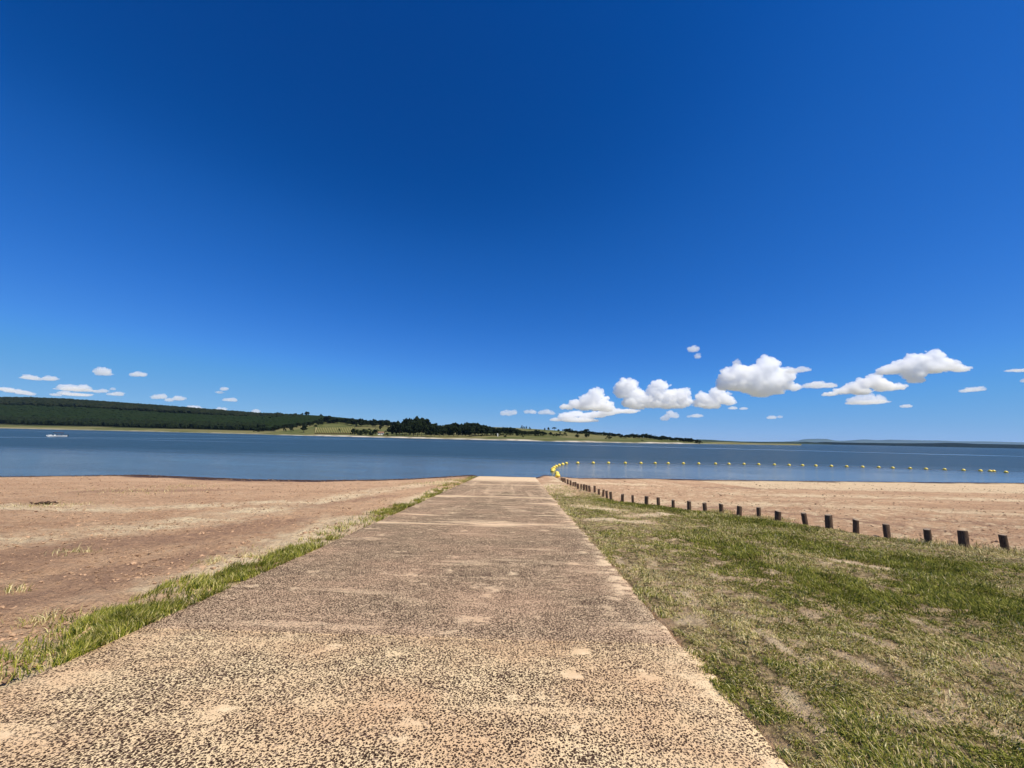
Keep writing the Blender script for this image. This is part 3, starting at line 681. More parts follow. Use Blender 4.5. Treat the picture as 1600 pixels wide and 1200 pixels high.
# trees along the crest between plantation and wood
CT = I([(470,645),(480,642.5),(490,648),(500,646.5),(520,651),(535,653),(545,651.5),(556,655),(565,652.5),(575,656),(583,654),(595,656),(603,655),(612,658)])
for i, u in enumerate(np.arange(505, 614, 4.2)):
    uu = u + random.uniform(-1.2, 1.2); top = float(np.interp(uu, *CT)) + random.uniform(0, 1.5)
    foot = float(np.interp(uu, *[(np.array([500., 540, 560, 612])), np.array([660., 663, 666, 668])])) + random.uniform(-1, 1)
    tree_px(uu, top, foot, 'broad', ORD[i + 1] + ' round-headed tree from the left in the line above the striped field', group='trees in the line above the striped field', width=random.uniform(.8, 1.15))
for (u, vt, vb), w_ in zip([(431, 642.5, 648), (436, 643, 648), (458, 642.8, 648), (469, 642.5, 648), (499, 645.5, 651)], ['leftmost tree', 'second tree from the left', 'middle tree', 'second tree from the right', 'rightmost tree']):
    tree_px(u, vt, vb, 'round', w_ + ' of five small ones poking above the plantation hill crest', group='small trees on the hill crest', width=1.1)
tree_px(477, 640.8, 649, 'broad', 'tallest tree standing up on the crest of the plantation hill', width=1.0)
# diagonal edge of the plantation, down to the bank
for i in range(22):
    t = i / 21; u = 402 + t * 100; foot = 675.5 - t * 12.5 + random.uniform(-.8, .8)
    tree_px(u, foot - random.uniform(6, 8.5), foot, 'broad' if i % 2 else 'bush', ORD[i + 1] + ' tree from the lower left along the slanting lower plantation edge', group='trees along the lower plantation edge', width=1.1)
# round bushes in front, left of the house
for i, u in enumerate([551, 554.5, 558, 563, 567, 571, 576, 580, 584, 587]):
    tree_px(u, 669.2 + (i % 3) * .8, 680.0, 'bush', ORD[i + 1] + ' rounded bush from the left in the clump ending the striped field', 'bush', 'bushes in the clump by the striped field', .85)
# lone ones
tree_px(474.5, 662.5, 675.5, 'tall', 'upright dark tree standing alone at the left edge of the striped field', width=1.25)
tree_px(455, 666, 675, 'broad', 'small tree on the grassy bank between plantation and the upright lone tree', width=.7)
tree_px(444, 668.5, 674.5, 'bush', 'grey-green bush beside the small tree on the grassy bank', 'bush', width=.8)
tree_px(491.5, 664, 671.5, 'umbrella', 'thin pale tree at the top left corner of the striped field', width=.7)
tree_px(501, 657, 664, 'broad', 'dark tree at the upper end of the slanting plantation edge', width=.8)
tree_px(530.5, 669.5, 675, 'round', 'little tree growing in the middle of the striped field', width=.7)
tree_px(556, 662.5, 667.5, 'broad', 'dark tree above the right part of the striped field', width=1.0)
tree_px(593, 664.5, 672.5, 'broad', 'dark tree standing above the small white house', width=.75)
tree_px(603, 672.5, 681.5, 'bush', 'dark bush between the small white house and the tall wood', 'bush', width=.7)
tree_px(789, 678, 683, 'bush', 'small dark bush out on the meadow in front of the belt of wood', 'bush', width=1.0)
tree_px(817, 680.5, 683.5, 'bush', 'tiny bush on the open meadow near the water', 'bush', width=1.2)
tree_px(816.5, 664.5, 670.5, 'round', 'lone round tree on the skyline left of the two thin ones', width=.9)
tree_px(822, 666, 670.8, 'tall', 'thin lone tree on the skyline beside the round one', width=.8)
tree_px(828, 667, 671.3, 'round', 'little round tree on the skyline above the belt of wood', width=.8)
tree_px(851, 668.5, 673, 'round', 'small round tree on the skyline left of the flat-topped tree', width=.8)
tree_px(857, 667.5, 673, 'tall', 'slim tree on the skyline just left of the flat-topped tree', width=.9)
tree_px(866.5, 667.5, 674, 'umbrella', 'flat-topped tree on the skyline showing sky under its crown', width=1.1)
tree_px(872.5, 670.5, 675, 'tall', 'slim tree on the skyline just right of the flat-topped tree', width=1.1)
tree_px(902.5, 678, 684, 'round', 'round dark tree standing alone on the green slope, the left one of three', width=1.25)
tree_px(917.5, 677, 684.5, 'broad', 'spreading dark tree standing alone on the green slope, the middle one of three', width=1.3)
tree_px(951.5, 681, 686.8, 'round', 'round dark tree standing alone on the green slope, the right one of three', width=1.4)
tree_px(1004, 686.5, 689, 'bush', 'tiny bush on the meadow below the tree row', 'bush', width=1.2)

# striped field of planted rows
M_ROW = flat('planted_row_green', (.07, .095, .022), .95, .05); M_STRAW = flat('straw_between_rows', (.26, .22, .10), .95, .05, var=.2, scale=.2)
def field():
    V = []; Q = []; cols = np.linspace(492, 552, 41); rows_ = np.linspace(0, 1, 18)
    for r in rows_:
        for u in cols:
            va = 678.5; vb = 669.0; d = find_d(u, va) * (1 - r) + find_d(u, vb) * r
            p = far_pt(u, d); V.append((p.x, p.y, p.z + 1.0))
    me = mesh_np('field', V, grid_faces(41, 18), [M_STRAW], True); o = link('field', me, kind='structure')
    for k in range(22):
        u0 = 493.5 + k * 2.7; pts = []
        for r in np.linspace(.02, .98, 10):
            u = u0 + r * 2.5; d = find_d(u, 678.5) * (1 - r) + find_d(u, 669.0) * r; pts.append(far_pt(u, d) + Vector((0, 0, 1.0)))
        vv = []; ff = []
        for p in pts:
            for dx, dz in ((-.65, 0), (-.45, 1.1), (.45, 1.1), (.65, 0)): vv.append((p.x + dx, p.y, p.z + dz - .05))
        for i in range(len(pts) - 1):
            for j in range(3): ff.append((i * 4 + j, i * 4 + j + 1, i * 4 + j + 5, i * 4 + j + 4))
        link('crop_row', mesh_np('crop_row', vv, np.array(ff), [M_ROW]), o)
field()

M_WHITE = flat('white_render', (.78, .76, .70), .8); M_TILE = flat('clay_tiles', (.26, .13, .08), .85); M_GLASSD = flat('dark_window', (.02, .025, .03), .2, .5)
p = far_pt(595, find_d(595, 679.3))
house = bpy.data.objects.new('house', None); COL.objects.link(house); house.location = p; house.rotation_euler[2] = .25
house['label'] = 'small white house with brown roof among trees above the far beach'; house['category'] = 'house'
bm = bmesh.new(); box(bm, -3.6, 3.6, -2.5, 2.5, -.6, 2.6); bm_obj('wall', bm, M_WHITE, house)
bm = bmesh.new(); vs = [bm.verts.new(c) for c in [(-4.1, -3, 2.62), (4.1, -3, 2.62), (4.1, 3, 2.62), (-4.1, 3, 2.62), (-4.1, 0, 4.0), (4.1, 0, 4.0)]]
for f in ((0, 1, 5, 4), (2, 3, 4, 5), (0, 4, 3), (1, 2, 5), (0, 3, 2, 1)): bm.faces.new([vs[i] for i in f])
bm_obj('roof', bm, M_TILE, house)
for x in (-2.2, 2.0):
    bm = bmesh.new(); box(bm, x - .6, x + .6, -2.56, -2.45, .9, 1.9); bm_obj('window', bm, M_GLASSD, house)
bm = bmesh.new(); box(bm, -.45, .45, -2.56, -2.45, 0, 2.0); bm_obj('door', bm, M_TILE, house)
p = far_pt(777.5, find_d(777.5, 682)); bm = bmesh.new()
bmesh.ops.create_cone(bm, segments=10, radius1=.75, radius2=.6, depth=3.6, cap_ends=True, matrix=Matrix.Translation((0, 0, 1.6)))
bmesh.ops.create_cone(bm, segments=10, radius1=.85, radius2=.1, depth=.5, cap_ends=True, matrix=Matrix.Translation((0, 0, 3.66)))
o = bm_obj('marker_pillar', bm, M_WHITE, None, label='short pale pillar standing on the meadow before the belt of wood', category='pillar'); o.location = p

# ------------------------------------------------------------------ motor boat
def boat():
    p = on_plane(89, 682.3, WATER); d = (p - CAM).dot(CM @ Vector((0, 0, -1))); L = 22 * d / F_PX
    L = min(max(L, 4.2), 5.4)
    e = bpy.data.objects.new('motor_boat', None); COL.objects.link(e); e.location = (p.x, p.y, WATER); e.rotation_euler[2] = math.atan2(p.y, p.x) - math.pi / 2 + R(8)
    # local -x bow (left in the picture)
    e['label'] = 'white open motor boat with a dark canopy on the lake at far left'; e['category'] = 'boat'
    k = L / 6.4; e.scale = (k,) * 3
    mw = flat('boat_gelcoat', (.85, .85, .83), .25, .5); md_ = flat('boat_canopy_cloth', (.085, .045, .035), .8); mm = flat('boat_tube', (.5, .5, .5), .35, .5, 1.0); ms = flat('boat_seat_vinyl', (.16, .11, .09), .6); mo = flat('outboard_cowl', (.02, .02, .022), .3, .5)
    st = [(-3.2, .06, .62, .30), (-2.7, .42, .66, .02), (-2.0, .78, .64, -.16), (-1, 1.02, .58, -.24), (0, 1.10, .54, -.26), (1.5, 1.10, .56, -.26), (2.9, 1.02, .60, -.24), (3.0, 1.0, .62, -.22)]
    V = []; 
    for x, w, top, keel in st:
        V += [(x, -w, top), (x, -w * .82, .05 if keel < 0 else keel), (x, 0, keel), (x, w * .82, .05 if keel < 0 else keel), (x, w, top), (x, w * .84, top + .03), (x, w * .8, .18 if x > -2.3 else top - .08), (x, -w * .8, .18 if x > -2.3 else top - .08), (x, -w * .84, top + .03)]
    F = []
    for i in range(len(st) - 1):
        for j in range(9): a = i * 9; F.append((a + j, a + (j + 1) % 9, a + 9 + (j + 1) % 9, a + 9 + j))
    me = bpy.data.meshes.new('hull'); n0 = (len(st) - 1) * 9
    me.from_pydata(V, [], F + [tuple(range(8, -1, -1)), tuple(range(n0, n0 + 9))]); me.materials.append(mw); link('hull', me, e)
    bm = bmesh.new(); box(bm, -2.9, -1.5, -.55, .55, .60, .78); bmesh.ops.bevel(bm, geom=bm.edges[:], offset=.08, segments=2, affect='EDGES'); bm_obj('foredeck', bm, mw, e)
    bm = bmesh.new(); box(bm, -1.35, -1.28, -.8, .8, .6, 1.02); bm_obj('windscreen', bm, M_GLASSD, e)
    bm = bmesh.new(); box(bm, -1.1, -.6, -.9, -.3, .16, .85); bm_obj('console', bm, mw, e)
    for x in (-.2, 1.1, 2.3):
        bm = bmesh.new(); box(bm, x - .25, x + .25, -.82, .82, .16, .58); box(bm, x + .15, x + .27, -.82, .82, .58, .98); bm_obj('seat', bm, ms, e)
    bm = bmesh.new()
    box(bm, -1.2, 1.7, -1.0, 1.0, 1.62, 1.84); bmesh.ops.bevel(bm, geom=bm.edges[:], offset=.025, segments=1, affect='EDGES'); bm_obj('canopy', bm, md_, e)
    for x in (-1.1, 1.5):
        for y in (-.95, .95):
            bm = bmesh.new(); bmesh.ops.create_cone(bm, segments=8, radius1=.025, radius2=.025, depth=1.10, cap_ends=True, matrix=Matrix.Translation((x, y, 1.10))); bm_obj('canopy_pole', bm, mm, e)
    bm = bmesh.new(); box(bm, 3.02, 3.45, -.2, .2, .5, 1.0); bmesh.ops.bevel(bm, geom=bm.edges[:], offset=.09, segments=2, affect='EDGES'); box(bm, 3.12, 3.32, -.07, .07, -.45, .5); ob = bm_obj('outboard_motor', bm, mo, e)
    bm = bmesh.new(); bmesh.ops.create_cone(bm, segments=8, radius1=.05, radius2=.05, depth=.25, cap_ends=True, matrix=Matrix.Translation((3.38, 0, -.42)) @ Matrix.Rotation(math.pi / 2, 4, 'Y'))
    for q in range(3):
        m4 = Matrix.Translation((3.46, 0, -.42)) @ Matrix.Rotation(q * 2.094, 4, 'X'); vs = [bm.verts.new(m4 @ Vector(c)) for c in ((-.02, .03, .04), (.03, -.03, .04), (.04, -.07, .18), (-.03, .06, .18))]; bm.faces.new(vs)
    bm_obj('propeller', bm, mm, ob)
boat()

# ------------------------------------------------------------------ wooden posts
def mat_post():
    a = N('weathered_post_wood')
    f = a.noise(1, 5, .65, a.pos((26, 26, 3.0), obj=True)); c = a.mix(a.step(.35, .68, f), (.065, .038, .024), (.21, .135, .085))
    a.col(c); a.rough(.85); a.bump(f, .02, .9); return a.m
def mat_cut():
    a = N('cut_post_end')
    w = a.n('TexWave', wave_type='RINGS', rings_direction='Z'); w.inputs['Scale'].default_value = 14; w.inputs['Distortion'].default_value = 3
    a.l(a.pos(obj=True), w.inputs['Vector']); a.col(a.mix(w.outputs['Fac'], (.22, .16, .11), (.42, .33, .24))); a.rough(.9); return a.m
M_POST, M_CUT = mat_post(), mat_cut()
def post_meshes(seed):
    rg = np.random.default_rng(seed); s = 18; V = []
    lev = [-.5, -.1, .15, .4, .65, .85, .95, .985, 1.0]
    prof = [1.03, 1.03, 1.01, 1.0, .99, .985, .985, .965, .90]
    lump = 1 + .05 * np.sin(np.arange(s) * 2 * math.pi / s * 2 + seed) + rg.uniform(-.035, .035, s)
    sl = rg.uniform(-.035, .035, 2)
    for z, r in zip(lev, prof):
        for i in range(s):
            t = i * 2 * math.pi / s; rr = r * .5 * lump[i] * (1 + rg.uniform(-.012, .012))
            V.append((math.cos(t) * rr, math.sin(t) * rr, z + (sl[0] * math.cos(t) + sl[1] * math.sin(t)) * max(z, 0)))
    F = [(i * s + j, i * s + (j + 1) % s, (i + 1) * s + (j + 1) % s, (i + 1) * s + j) for i in range(len(lev) - 1) for j in range(s)]
    body = mesh_np('shaft', V, np.array(F), [M_POST], True)
    top = V[-s:]; me = bpy.data.meshes.new('cut_top'); cz = sum(p[2] for p in top) / s
    me.from_pydata([(x * .99, y * .99, z + .002) for x, y, z in top] + [(x * .9, y * .9, z + .012) for x, y, z in top] + [(0, 0, cz + .010)], [],
                   [(j, (j + 1) % s, s + (j + 1) % s, s + j) for j in range(s)] + [(s + j, s + (j + 1) % s, 2 * s) for j in range(s)])
    me.materials.append(M_CUT); return body, me
PM = [post_meshes(s) for s in range(6)]
np_ = len(POSTS); rp = random.Random(4)
for i, (x, y, h, w, dep) in enumerate(POSTS):
    e = bpy.data.objects.new('wooden_post', None); COL.objects.link(e)
    z = float(zbase(np.array(x), np.array(y)) + relief(np.array(x), np.array(y)))
    h = min(max(h, .26), .46); w = min(max(w, .125), .175)
    if dep > 20: h = min(h, .42)
    h *= (1.12 if i < 18 else 1.05) * rp.uniform(.92, 1.07); w *= rp.uniform(.74, .98)
    e.location = (x, y, z); e.scale = (w, w, h); e.rotation_euler = (R(rp.uniform(-4, 4)), R(rp.uniform(-5, 5)) + (R(5) if i == 3 else 0) - (R(5) if i == 22 else 0), rp.uniform(0, 6.28))
    if i == 0: lab = 'short wooden post nearest the right edge of the photo, at the lawn edge'
    elif i < 20: lab = ORD[i + 1] + ' short wooden post counting from the right end of the row'
    elif i == np_ - 1: lab = 'last short wooden post of the row, right behind the yellow shore buoys'
    else: lab = ORD[np_ - i] + ' short wooden post counting from the yellow buoys at the shore'
    e['label'] = lab; e['category'] = 'post'; e['group'] = 'short wooden posts between lawn and beach'
    a, b = PM[i % 6]; link('shaft', a, e); link('cut_top', b, e)

# ------------------------------------------------------------------ yellow buoys on their line
M_YEL = flat('yellow_buoy_plastic', (.90, .66, .09), .28, .5, var=.05, scale=3); M_ROPE = flat('wet_rope', (.16, .13, .09), .9); M_COL = flat('buoy_seam', (.55, .40, .03), .5)
def buoy_meshes():
    bm = bmesh.new(); bmesh.ops.create_uvsphere(bm, u_segments=24, v_segments=14, radius=.5)
    for v in bm.verts: v.co.z *= .92
    body = bpy.data.meshes.new('float_shell'); bm.to_mesh(body); bm.free(); body.materials.append(M_YEL); body.polygons.foreach_set('use_smooth', [True] * len(body.polygons))
    V = []; F = []; s = 24
    for z, r in ((-.03, .49), (-.02, .53), (.02, .53), (.03, .49)):
        for i in range(s): V.append((math.cos(i * 6.2832 / s) * r, math.sin(i * 6.2832 / s) * r, z))
    for k in range(3):
        for i in range(s): F.append((k * s + i, k * s + (i + 1) % s, (k + 1) * s + (i + 1) % s, (k + 1) * s + i))
    ring = bpy.data.meshes.new('seam_ring'); ring.from_pydata(V, [], F); ring.materials.append(M_COL)
    bm = bmesh.new()
    for sx in (-1, 1): bmesh.ops.create_cone(bm, segments=10, radius1=.10, radius2=.08, depth=.14, cap_ends=True, matrix=Matrix.Translation((.53 * sx, 0, 0)) @ Matrix.Rotation(math.pi / 2, 4, 'Y'))
    eye = bpy.data.meshes.new('rope_sleeve'); bm.to_mesh(eye); bm.free(); eye.materials.append(M_COL)
    return body, ring, eye
BM_ = buoy_meshes()
BU = [(871.2,744.8),(870.3,741.2),(864.8,738.6),(863.4,735.8),(863.2,733.0),(866,730.4),(869.2,728.4),(873.8,726.6),(879.3,725.0),(885,723.6),(902.8,723.0),
      (927,722.9),(950.7,722.9),(977,723.1),(1001.5,723.2),(1023.7,723.4),(1044,723.6),(1067.8,723.8),(1091.8,724),(1118,724.2),(1139,724.4),(1162.5,724.6),
      (1185.5,725),(1210,725.5),(1233,726.1),(1254,726.6),(1274.7,727.1),(1299,727.7),(1323,728.4),(1347.8,729),(1373,729.8),(1395,730.6),(1422,731.4),
      (1447,732.2),(1476,733.2),(1505.5,734.2),(1532,735),(1547.3,735.6),(1552.7,735.8),(1572,737.4)]
line = []
nb_ = len(BU)
for i, (u, v) in enumerate(BU):
    if i < 3: p = hit(u, v + 1.5)
    else: p = on_plane(u, v + 1.2, WATER)
    z = max(float(zbase(np.array(p.x), np.array(p.y))) + .17, WATER + .06)
    line.append(Vector((p.x, p.y, z)))
for i, p in enumerate(line):
    e = bpy.data.objects.new('buoy', None); COL.objects.link(e); e.location = p
    q = line[min(i + 1, nb_ - 1)] - line[max(i - 1, 0)]; s = .44
    e.rotation_euler = (random.uniform(-.3, .3), random.uniform(-.15, .15), math.atan2(q.y, q.x)); e.scale = (s,) * 3
    if i == 0: lab = 'yellow buoy lying on the shore nearest the wooden posts'
    elif i == 1: lab = 'yellow buoy on the shore right behind the one nearest the posts'
    elif i < 10: lab = ORD[i + 1] + ' yellow buoy from the shore end, in the close curve of buoys'
    elif i == nb_ - 1: lab = 'yellow buoy floating at the right end of the long line'
    elif i in (37, 38): lab = ('left' if i == 37 else 'right') + ' one of two touching yellow buoys near the line\'s right end'
    elif i < 25: lab = ORD[i - 9] + ' buoy right of the close curve, in the long floating yellow line'
    else: lab = ORD[nb_ - i] + ' yellow buoy from the right end of the long floating line'
    e['label'] = lab; e['category'] = 'buoy'; e['group'] = 'yellow buoys on the swimming line'
    for m in BM_: link(m.name, m, e)
cu = bpy.data.curves.new('buoy_rope', 'CURVE'); cu.dimensions = '3D'; cu.bevel_depth = .014; cu.bevel_resolution = 1
pts = [Vector((POSTS[-1][0], POSTS[-1][1], float(zbase(np.array(POSTS[-1][0]), np.array(POSTS[-1][1]))) + .12))] + line
sp_ = cu.splines.new('POLY'); sp_.points.add(len(pts) * 2 - 2)
for i, p in enumerate(pts):
    sp_.points[2 * i].co = (*p, 1)
    if i < len(pts) - 1: m = (p + pts[i + 1]) / 2; sp_.points[2 * i + 1].co = (m.x, m.y, max(m.z - .09, WATER - .03), 1)
cu.materials.append(M_ROPE); tmp = bpy.data.objects.new('t', cu); COL.objects.link(tmp)
rme = bpy.data.meshes.new_from_object(tmp.evaluated_get(bpy.context.evaluated_depsgraph_get())); bpy.data.objects.remove(tmp)
link('buoy_rope', rme, label='thin wet rope that strings the yellow buoys together from the last post', category='rope')

# ------------------------------------------------------------------ grass
def mat_grass():
    a = N('grass_blades'); at = a.attr('tint').outputs['Color']
    a.col(at); a.rough(.7); a.b.inputs['Specular IOR Level'].default_value = .12
    tr = a.n('BsdfTranslucent'); a.l(at, tr.inputs[0]); mx = a.n('MixShader'); mx.inputs[0].default_value = .25
    a.l(a.b.outputs[0], mx.inputs[1]); a.l(tr.outputs[0], mx.inputs[2]); a.l(mx.outputs[0], a.o.inputs[0]); return a.m
M_GRASS = mat_grass()
def blades(name, x, y, ln, wd, lean, dirr, tint, label, zoff=0.0):
    n = len(x); z = zbase(x, y) + relief(x, y) - .006 + zoff
    ux, uy = np.cos(dirr), np.sin(dirr)               # lean direction
    fa = rng.uniform(0, 6.283, n); px, py = np.cos(fa) * wd / 2, np.sin(fa) * wd / 2
    b = np.stack([x, y, z], 1); side = np.stack([px, py, np.zeros(n)], 1); L = ln[:, None]
    dv = np.stack([ux, uy, np.zeros(n)], 1)
    mid = b + dv * (np.sin(lean * .45) * ln * .5)[:, None] + np.array([0, 0, 1.]) * (np.cos(lean * .45) * ln * .5)[:, None]
    tip = mid + dv * (np.sin(lean * 1.25) * ln * .55)[:, None] + np.array([0, 0, 1.]) * (np.cos(lean * 1.25) * ln * .55)[:, None]
    V = np.stack([b - side, b + side, mid + side * .8, mid - side * .8, tip], 1).reshape(-1, 3)
    o = np.arange(n)[:, None] * 5
    q = o + np.array([[0, 1, 2, 3]]); t = o + np.array([[3, 2, 4]])
    T = np.repeat(tint, 5, 0); 
    me = mesh_np(name, V, [q, t], [M_GRASS], False, col={'tint': T})
    return link(name, me, kind='stuff', label=label, category='grass')
G1 = np.array([.135, .155, .020]); G2 = np.array([.40, .37, .070]); G3 = np.array([.040, .070, .012]); ST = np.array([.88, .74, .40]); ST2 = np.array([.36, .27, .10])
def tints(n, green):
    """green: 0..1 share of live blades at the spot"""
    a = rng.random(n)[:, None]; g_ = np.where(rng.random(n)[:, None] < .3, G3, G1 + (G2 - G1) * a); s_ = ST2 + (ST - ST2) * a
    live = (rng.random(n) < green)[:, None]; return np.clip(np.where(live, g_, s_) * rng.uniform(.92, 1.25, (n, 1)), 0, .95)
# turf right of the ramp
def turf(N_, ymin, ymax, power, lnm, wdm):
    X_ = []; Y_ = []
    got = 0
    while got < N_:
        n = 200000; t = rng.random(n)
        y = (ymin ** (1 - power) + t * (ymax ** (1 - power) - ymin ** (1 - power))) ** (1 / (1 - power))
        xm = np.minimum(np.maximum(1.48 * y + .9, 2.0), post_x(y) + .5)
        wmax = 11.0; x = RAMP_R - .05 + rng.random(n) * wmax
        # clumping: tufts with gaps
        cl = vn(x * 9, y * 9, 51) * .55 + vn(x * 3.1, y * 3.1, 52) * .45
        g_ = grassiness(x, y); lu = lush(x, y)
        keep = (x < xm) & (rng.random(n) < g_ * np.clip(ss(.24, .58, cl) + lu * .45, .05, 1))
        X_.append(x[keep]); Y_.append(y[keep]); got += keep.sum()
    return np.concatenate(X_)[:N_], np.concatenate(Y_)[:N_]
NB = 330000
x, y = turf(NB, 1.05, 22, 1.45, 0, 0); n = len(x)
lu = lush(x, y); big = fbm(x * .9, y * .9, 61, 3); gfrac = np.clip(.53 + lu * .32 + (big - .5) * 1.1 + ss(.5, .62, vn(x * 4, y * 4, 62)) * .12, .10, .95)
ln = rng.uniform(.020, .054, n) * (1 + lu * .55) * (1 + .025 * y); wd = rng.uniform(.0026, .0050, n) * (1 + .20 * y)
dirr = vn(x * 2.2, y * 2.2, 63) * 12.0 + rng.normal(0, .9, n)
lean = np.clip(rng.normal(1.22 - .35 * lu, .35, n), .1, 1.6)
dead = rng.random(n)
blades('grass', x, y, ln, wd, lean, dirr, tints(n, gfrac), 'patchy green and straw-coloured turf right of the ramp up to the posts')

# tall green strip along the left edge of the ramp
LS = [(0,1048,.36,1.),(60,1022,.34,1.),(120,1000,.32,1.),(165,978,.30,1.1),(210,955,.32,1.2),(250,943,.30,1.1),(300,922,.30,1.2),(345,904,.32,1.2),(370,898,.2,.7),(400,886,.26,.5),(450,868,.3,.45),(490,852,.24,.8),
      (530,828,.32,.95),(560,818,.34,.8),(590,806,.36,.95),(620,797,.42,1.),(640,790,.34,.9),(660,781,.2,.25),(690,768,.42,.55),(710,757,.6,.6),(735,748,.4,.3)]
cx = []; cy = []; cw = []; cd = []
for (u, v, w, dn) in LS:
    p = hit(u, v); cx.append(p.x); cy.append(p.y); cw.append(w); cd.append(dn)
o_ = np.argsort(cy); cx, cy, cw, cd = [np.array(a)[o_] for a in (cx, cy, cw, cd)]
print('strip', list(zip(cx.round(2), cy.round(2))))
n = 230000; t = rng.random(n); pw = 1.5; y0, y1 = 2.2, 33.0
y = (y0 ** (1 - pw) + t * (y1 ** (1 - pw) - y0 ** (1 - pw))) ** (1 / (1 - pw))
xc = np.interp(y, cy, cx); ww = np.interp(y, cy, cw); dd = np.interp(y, cy, cd)
x = xc + rng.normal(0, 1, n) * ww * .62
clump = fbm(x * 2.4, y * 1.8, 71, 3); c2 = vn(x * 8, y * 8, 72)
keep = (x < RAMP_L + .02) & (rng.random(n) < dd * np.clip(ss(.50, .62, clump) * 1.1 + .05, 0, 1) * ss(.15, .5, c2)) & (np.abs(x - xc) < ww * 1.5)
x, y = x[keep], y[keep]; n = len(x)
ln = rng.uniform(.03, .095, n) * (1 + .012 * y) * np.interp(y, [0, 6, 14, 33], [1., 1.15, 1.2, .9]); wd = rng.uniform(.003, .0055, n) * (1 + .14 * y)
gf = np.where(y > 21, .62, .78)
blades('grass_strip', x, y, ln, wd, np.clip(rng.normal(.75, .35, n), .05, 1.4), vn(x * 2.5, y * 2.5, 73) * 10 + rng.normal(0, .9, n), tints(n, gf) * np.array([.96, .98, .80]), 'ragged strip of taller green grass along the left edge of the ramp')

# thin dry tufts on the sand on both sides
n = 26000; tx = []; ty = []
for (u, v, sp, k) in [(1125,800,.22,900),(1185,809,.2,400),(1215,812,.2,500),(1440,848,.3,500),(1500,856,.35,500),(1570,862,.4,700),(900,790,1.2,1500),(880,772,1.2,900),(870,765,1.0,700),(870,760,.8,500),
                      (700,755,1.5,1200),(60,972,.10,160),(330,880,.10,120),(440,862,.2,200),(20,925,.08,70),(390,870,.1,90),(120,865,.15,120),(70,790,.6,300),(215,768,1.2,400),(300,760,1.0,260),(720,750,.8,700)]:
    p = hit(u, v); tx.append(p.x + rng.normal(0, sp, k)); ty.append(p.y + rng.normal(0, sp * .7, k))
x = np.concatenate(tx); y = np.concatenate(ty); ok = ~in_ramp(x, .03) & (y < shore(x) - .2); x, y = x[ok], y[ok]; n = len(x)
blades('dry_grass', x, y, rng.uniform(.04, .13, n), rng.uniform(.003, .006, n) * (1 + .12 * y), np.clip(rng.normal(.8, .4, n), .05, 1.45), rng.uniform(0, 6.28, n), tints(n, np.full(n, .22)), 'sparse dry tufts scattered on the sand beside ramp and posts')

# clods, pebbles and bits of debris on the sand
M_CLOD = flat('dry_clod', (.38, .24, .145), .95, .05, var=.45, scale=4); M_DEBR = flat('shore_debris', (.075, .045, .03), .9, .1, var=.4, scale=5)
rg = np.random.default_rng(12)
n = 30000; t = rg.random(n); y = 2.5 * (34 / 2.5) ** t; x = np.where(rg.random(n) < .6, RAMP_L - .1 - rg.random(n) ** 1.2 * (1.2 * y + 2), post_x(y) + .1 + rg.random(n) * (1.6 * y))
ok = ~in_ramp(x, .1) & (y < shore(x) - .3) & (vn(x * .8, y * 1.1, 81) > .40); x, y = x[ok], y[ok]; n = len(x)
r = np.abs(rg.normal(0, .008, n)) + .003; r *= (1 + .05 * y)
v, f = blobs(np.stack([x, y, zbase(x, y) + relief(x, y) + r * .2], 1), r, ICO1, .35, rg, .6)
link('clods', mesh_np('clods', v, f, [M_CLOD]), kind='stuff', label='small dry clods and pebbles strewn over the sand', category='pebbles')
n = 5200; x = rg.uniform(-46, 50, n); off = np.abs(rg.normal(0, .45, n)) * np.where(x < 0, 1.0, .45); y = shore(x) - .15 - off
ok = ~in_ramp(x, .2); x, y = x[ok], y[ok]; off = off[ok]; n = len(x); r = rg.uniform(.012, .05, n) * np.where(x < 0, 1.15, .7)
v, f = blobs(np.stack([x, y, zbase(x, y) + relief(x, y) + r * .15], 1), r, ICO1, .45, rg, .45)
link('shore_debris', mesh_np('shore_debris', v, f, [M_DEBR]), kind='stuff', label='dark plant debris washed up in a line along the water edge', category='debris')
# a few larger lone bits on the left sand
for u, v_, L, lab in [(71, 788, .5, 'dark heap of washed-up weed alone on the pale sand at left'), ]:
    p = hit(u, v_); k = 60; c = np.stack([p.x + rg.normal(0, L * .32, k), p.y + rg.normal(0, L * .15, k), np.full(k, p.z + .02) + rg.uniform(0, .05, k)], 1)
    v, f = blobs(c, rg.uniform(.02, .06, k), ICO1, .5, rg, .5); link('weed_heap', mesh_np('weed_heap', v, f, [M_DEBR]), kind='stuff', label=lab, category='weed heap')

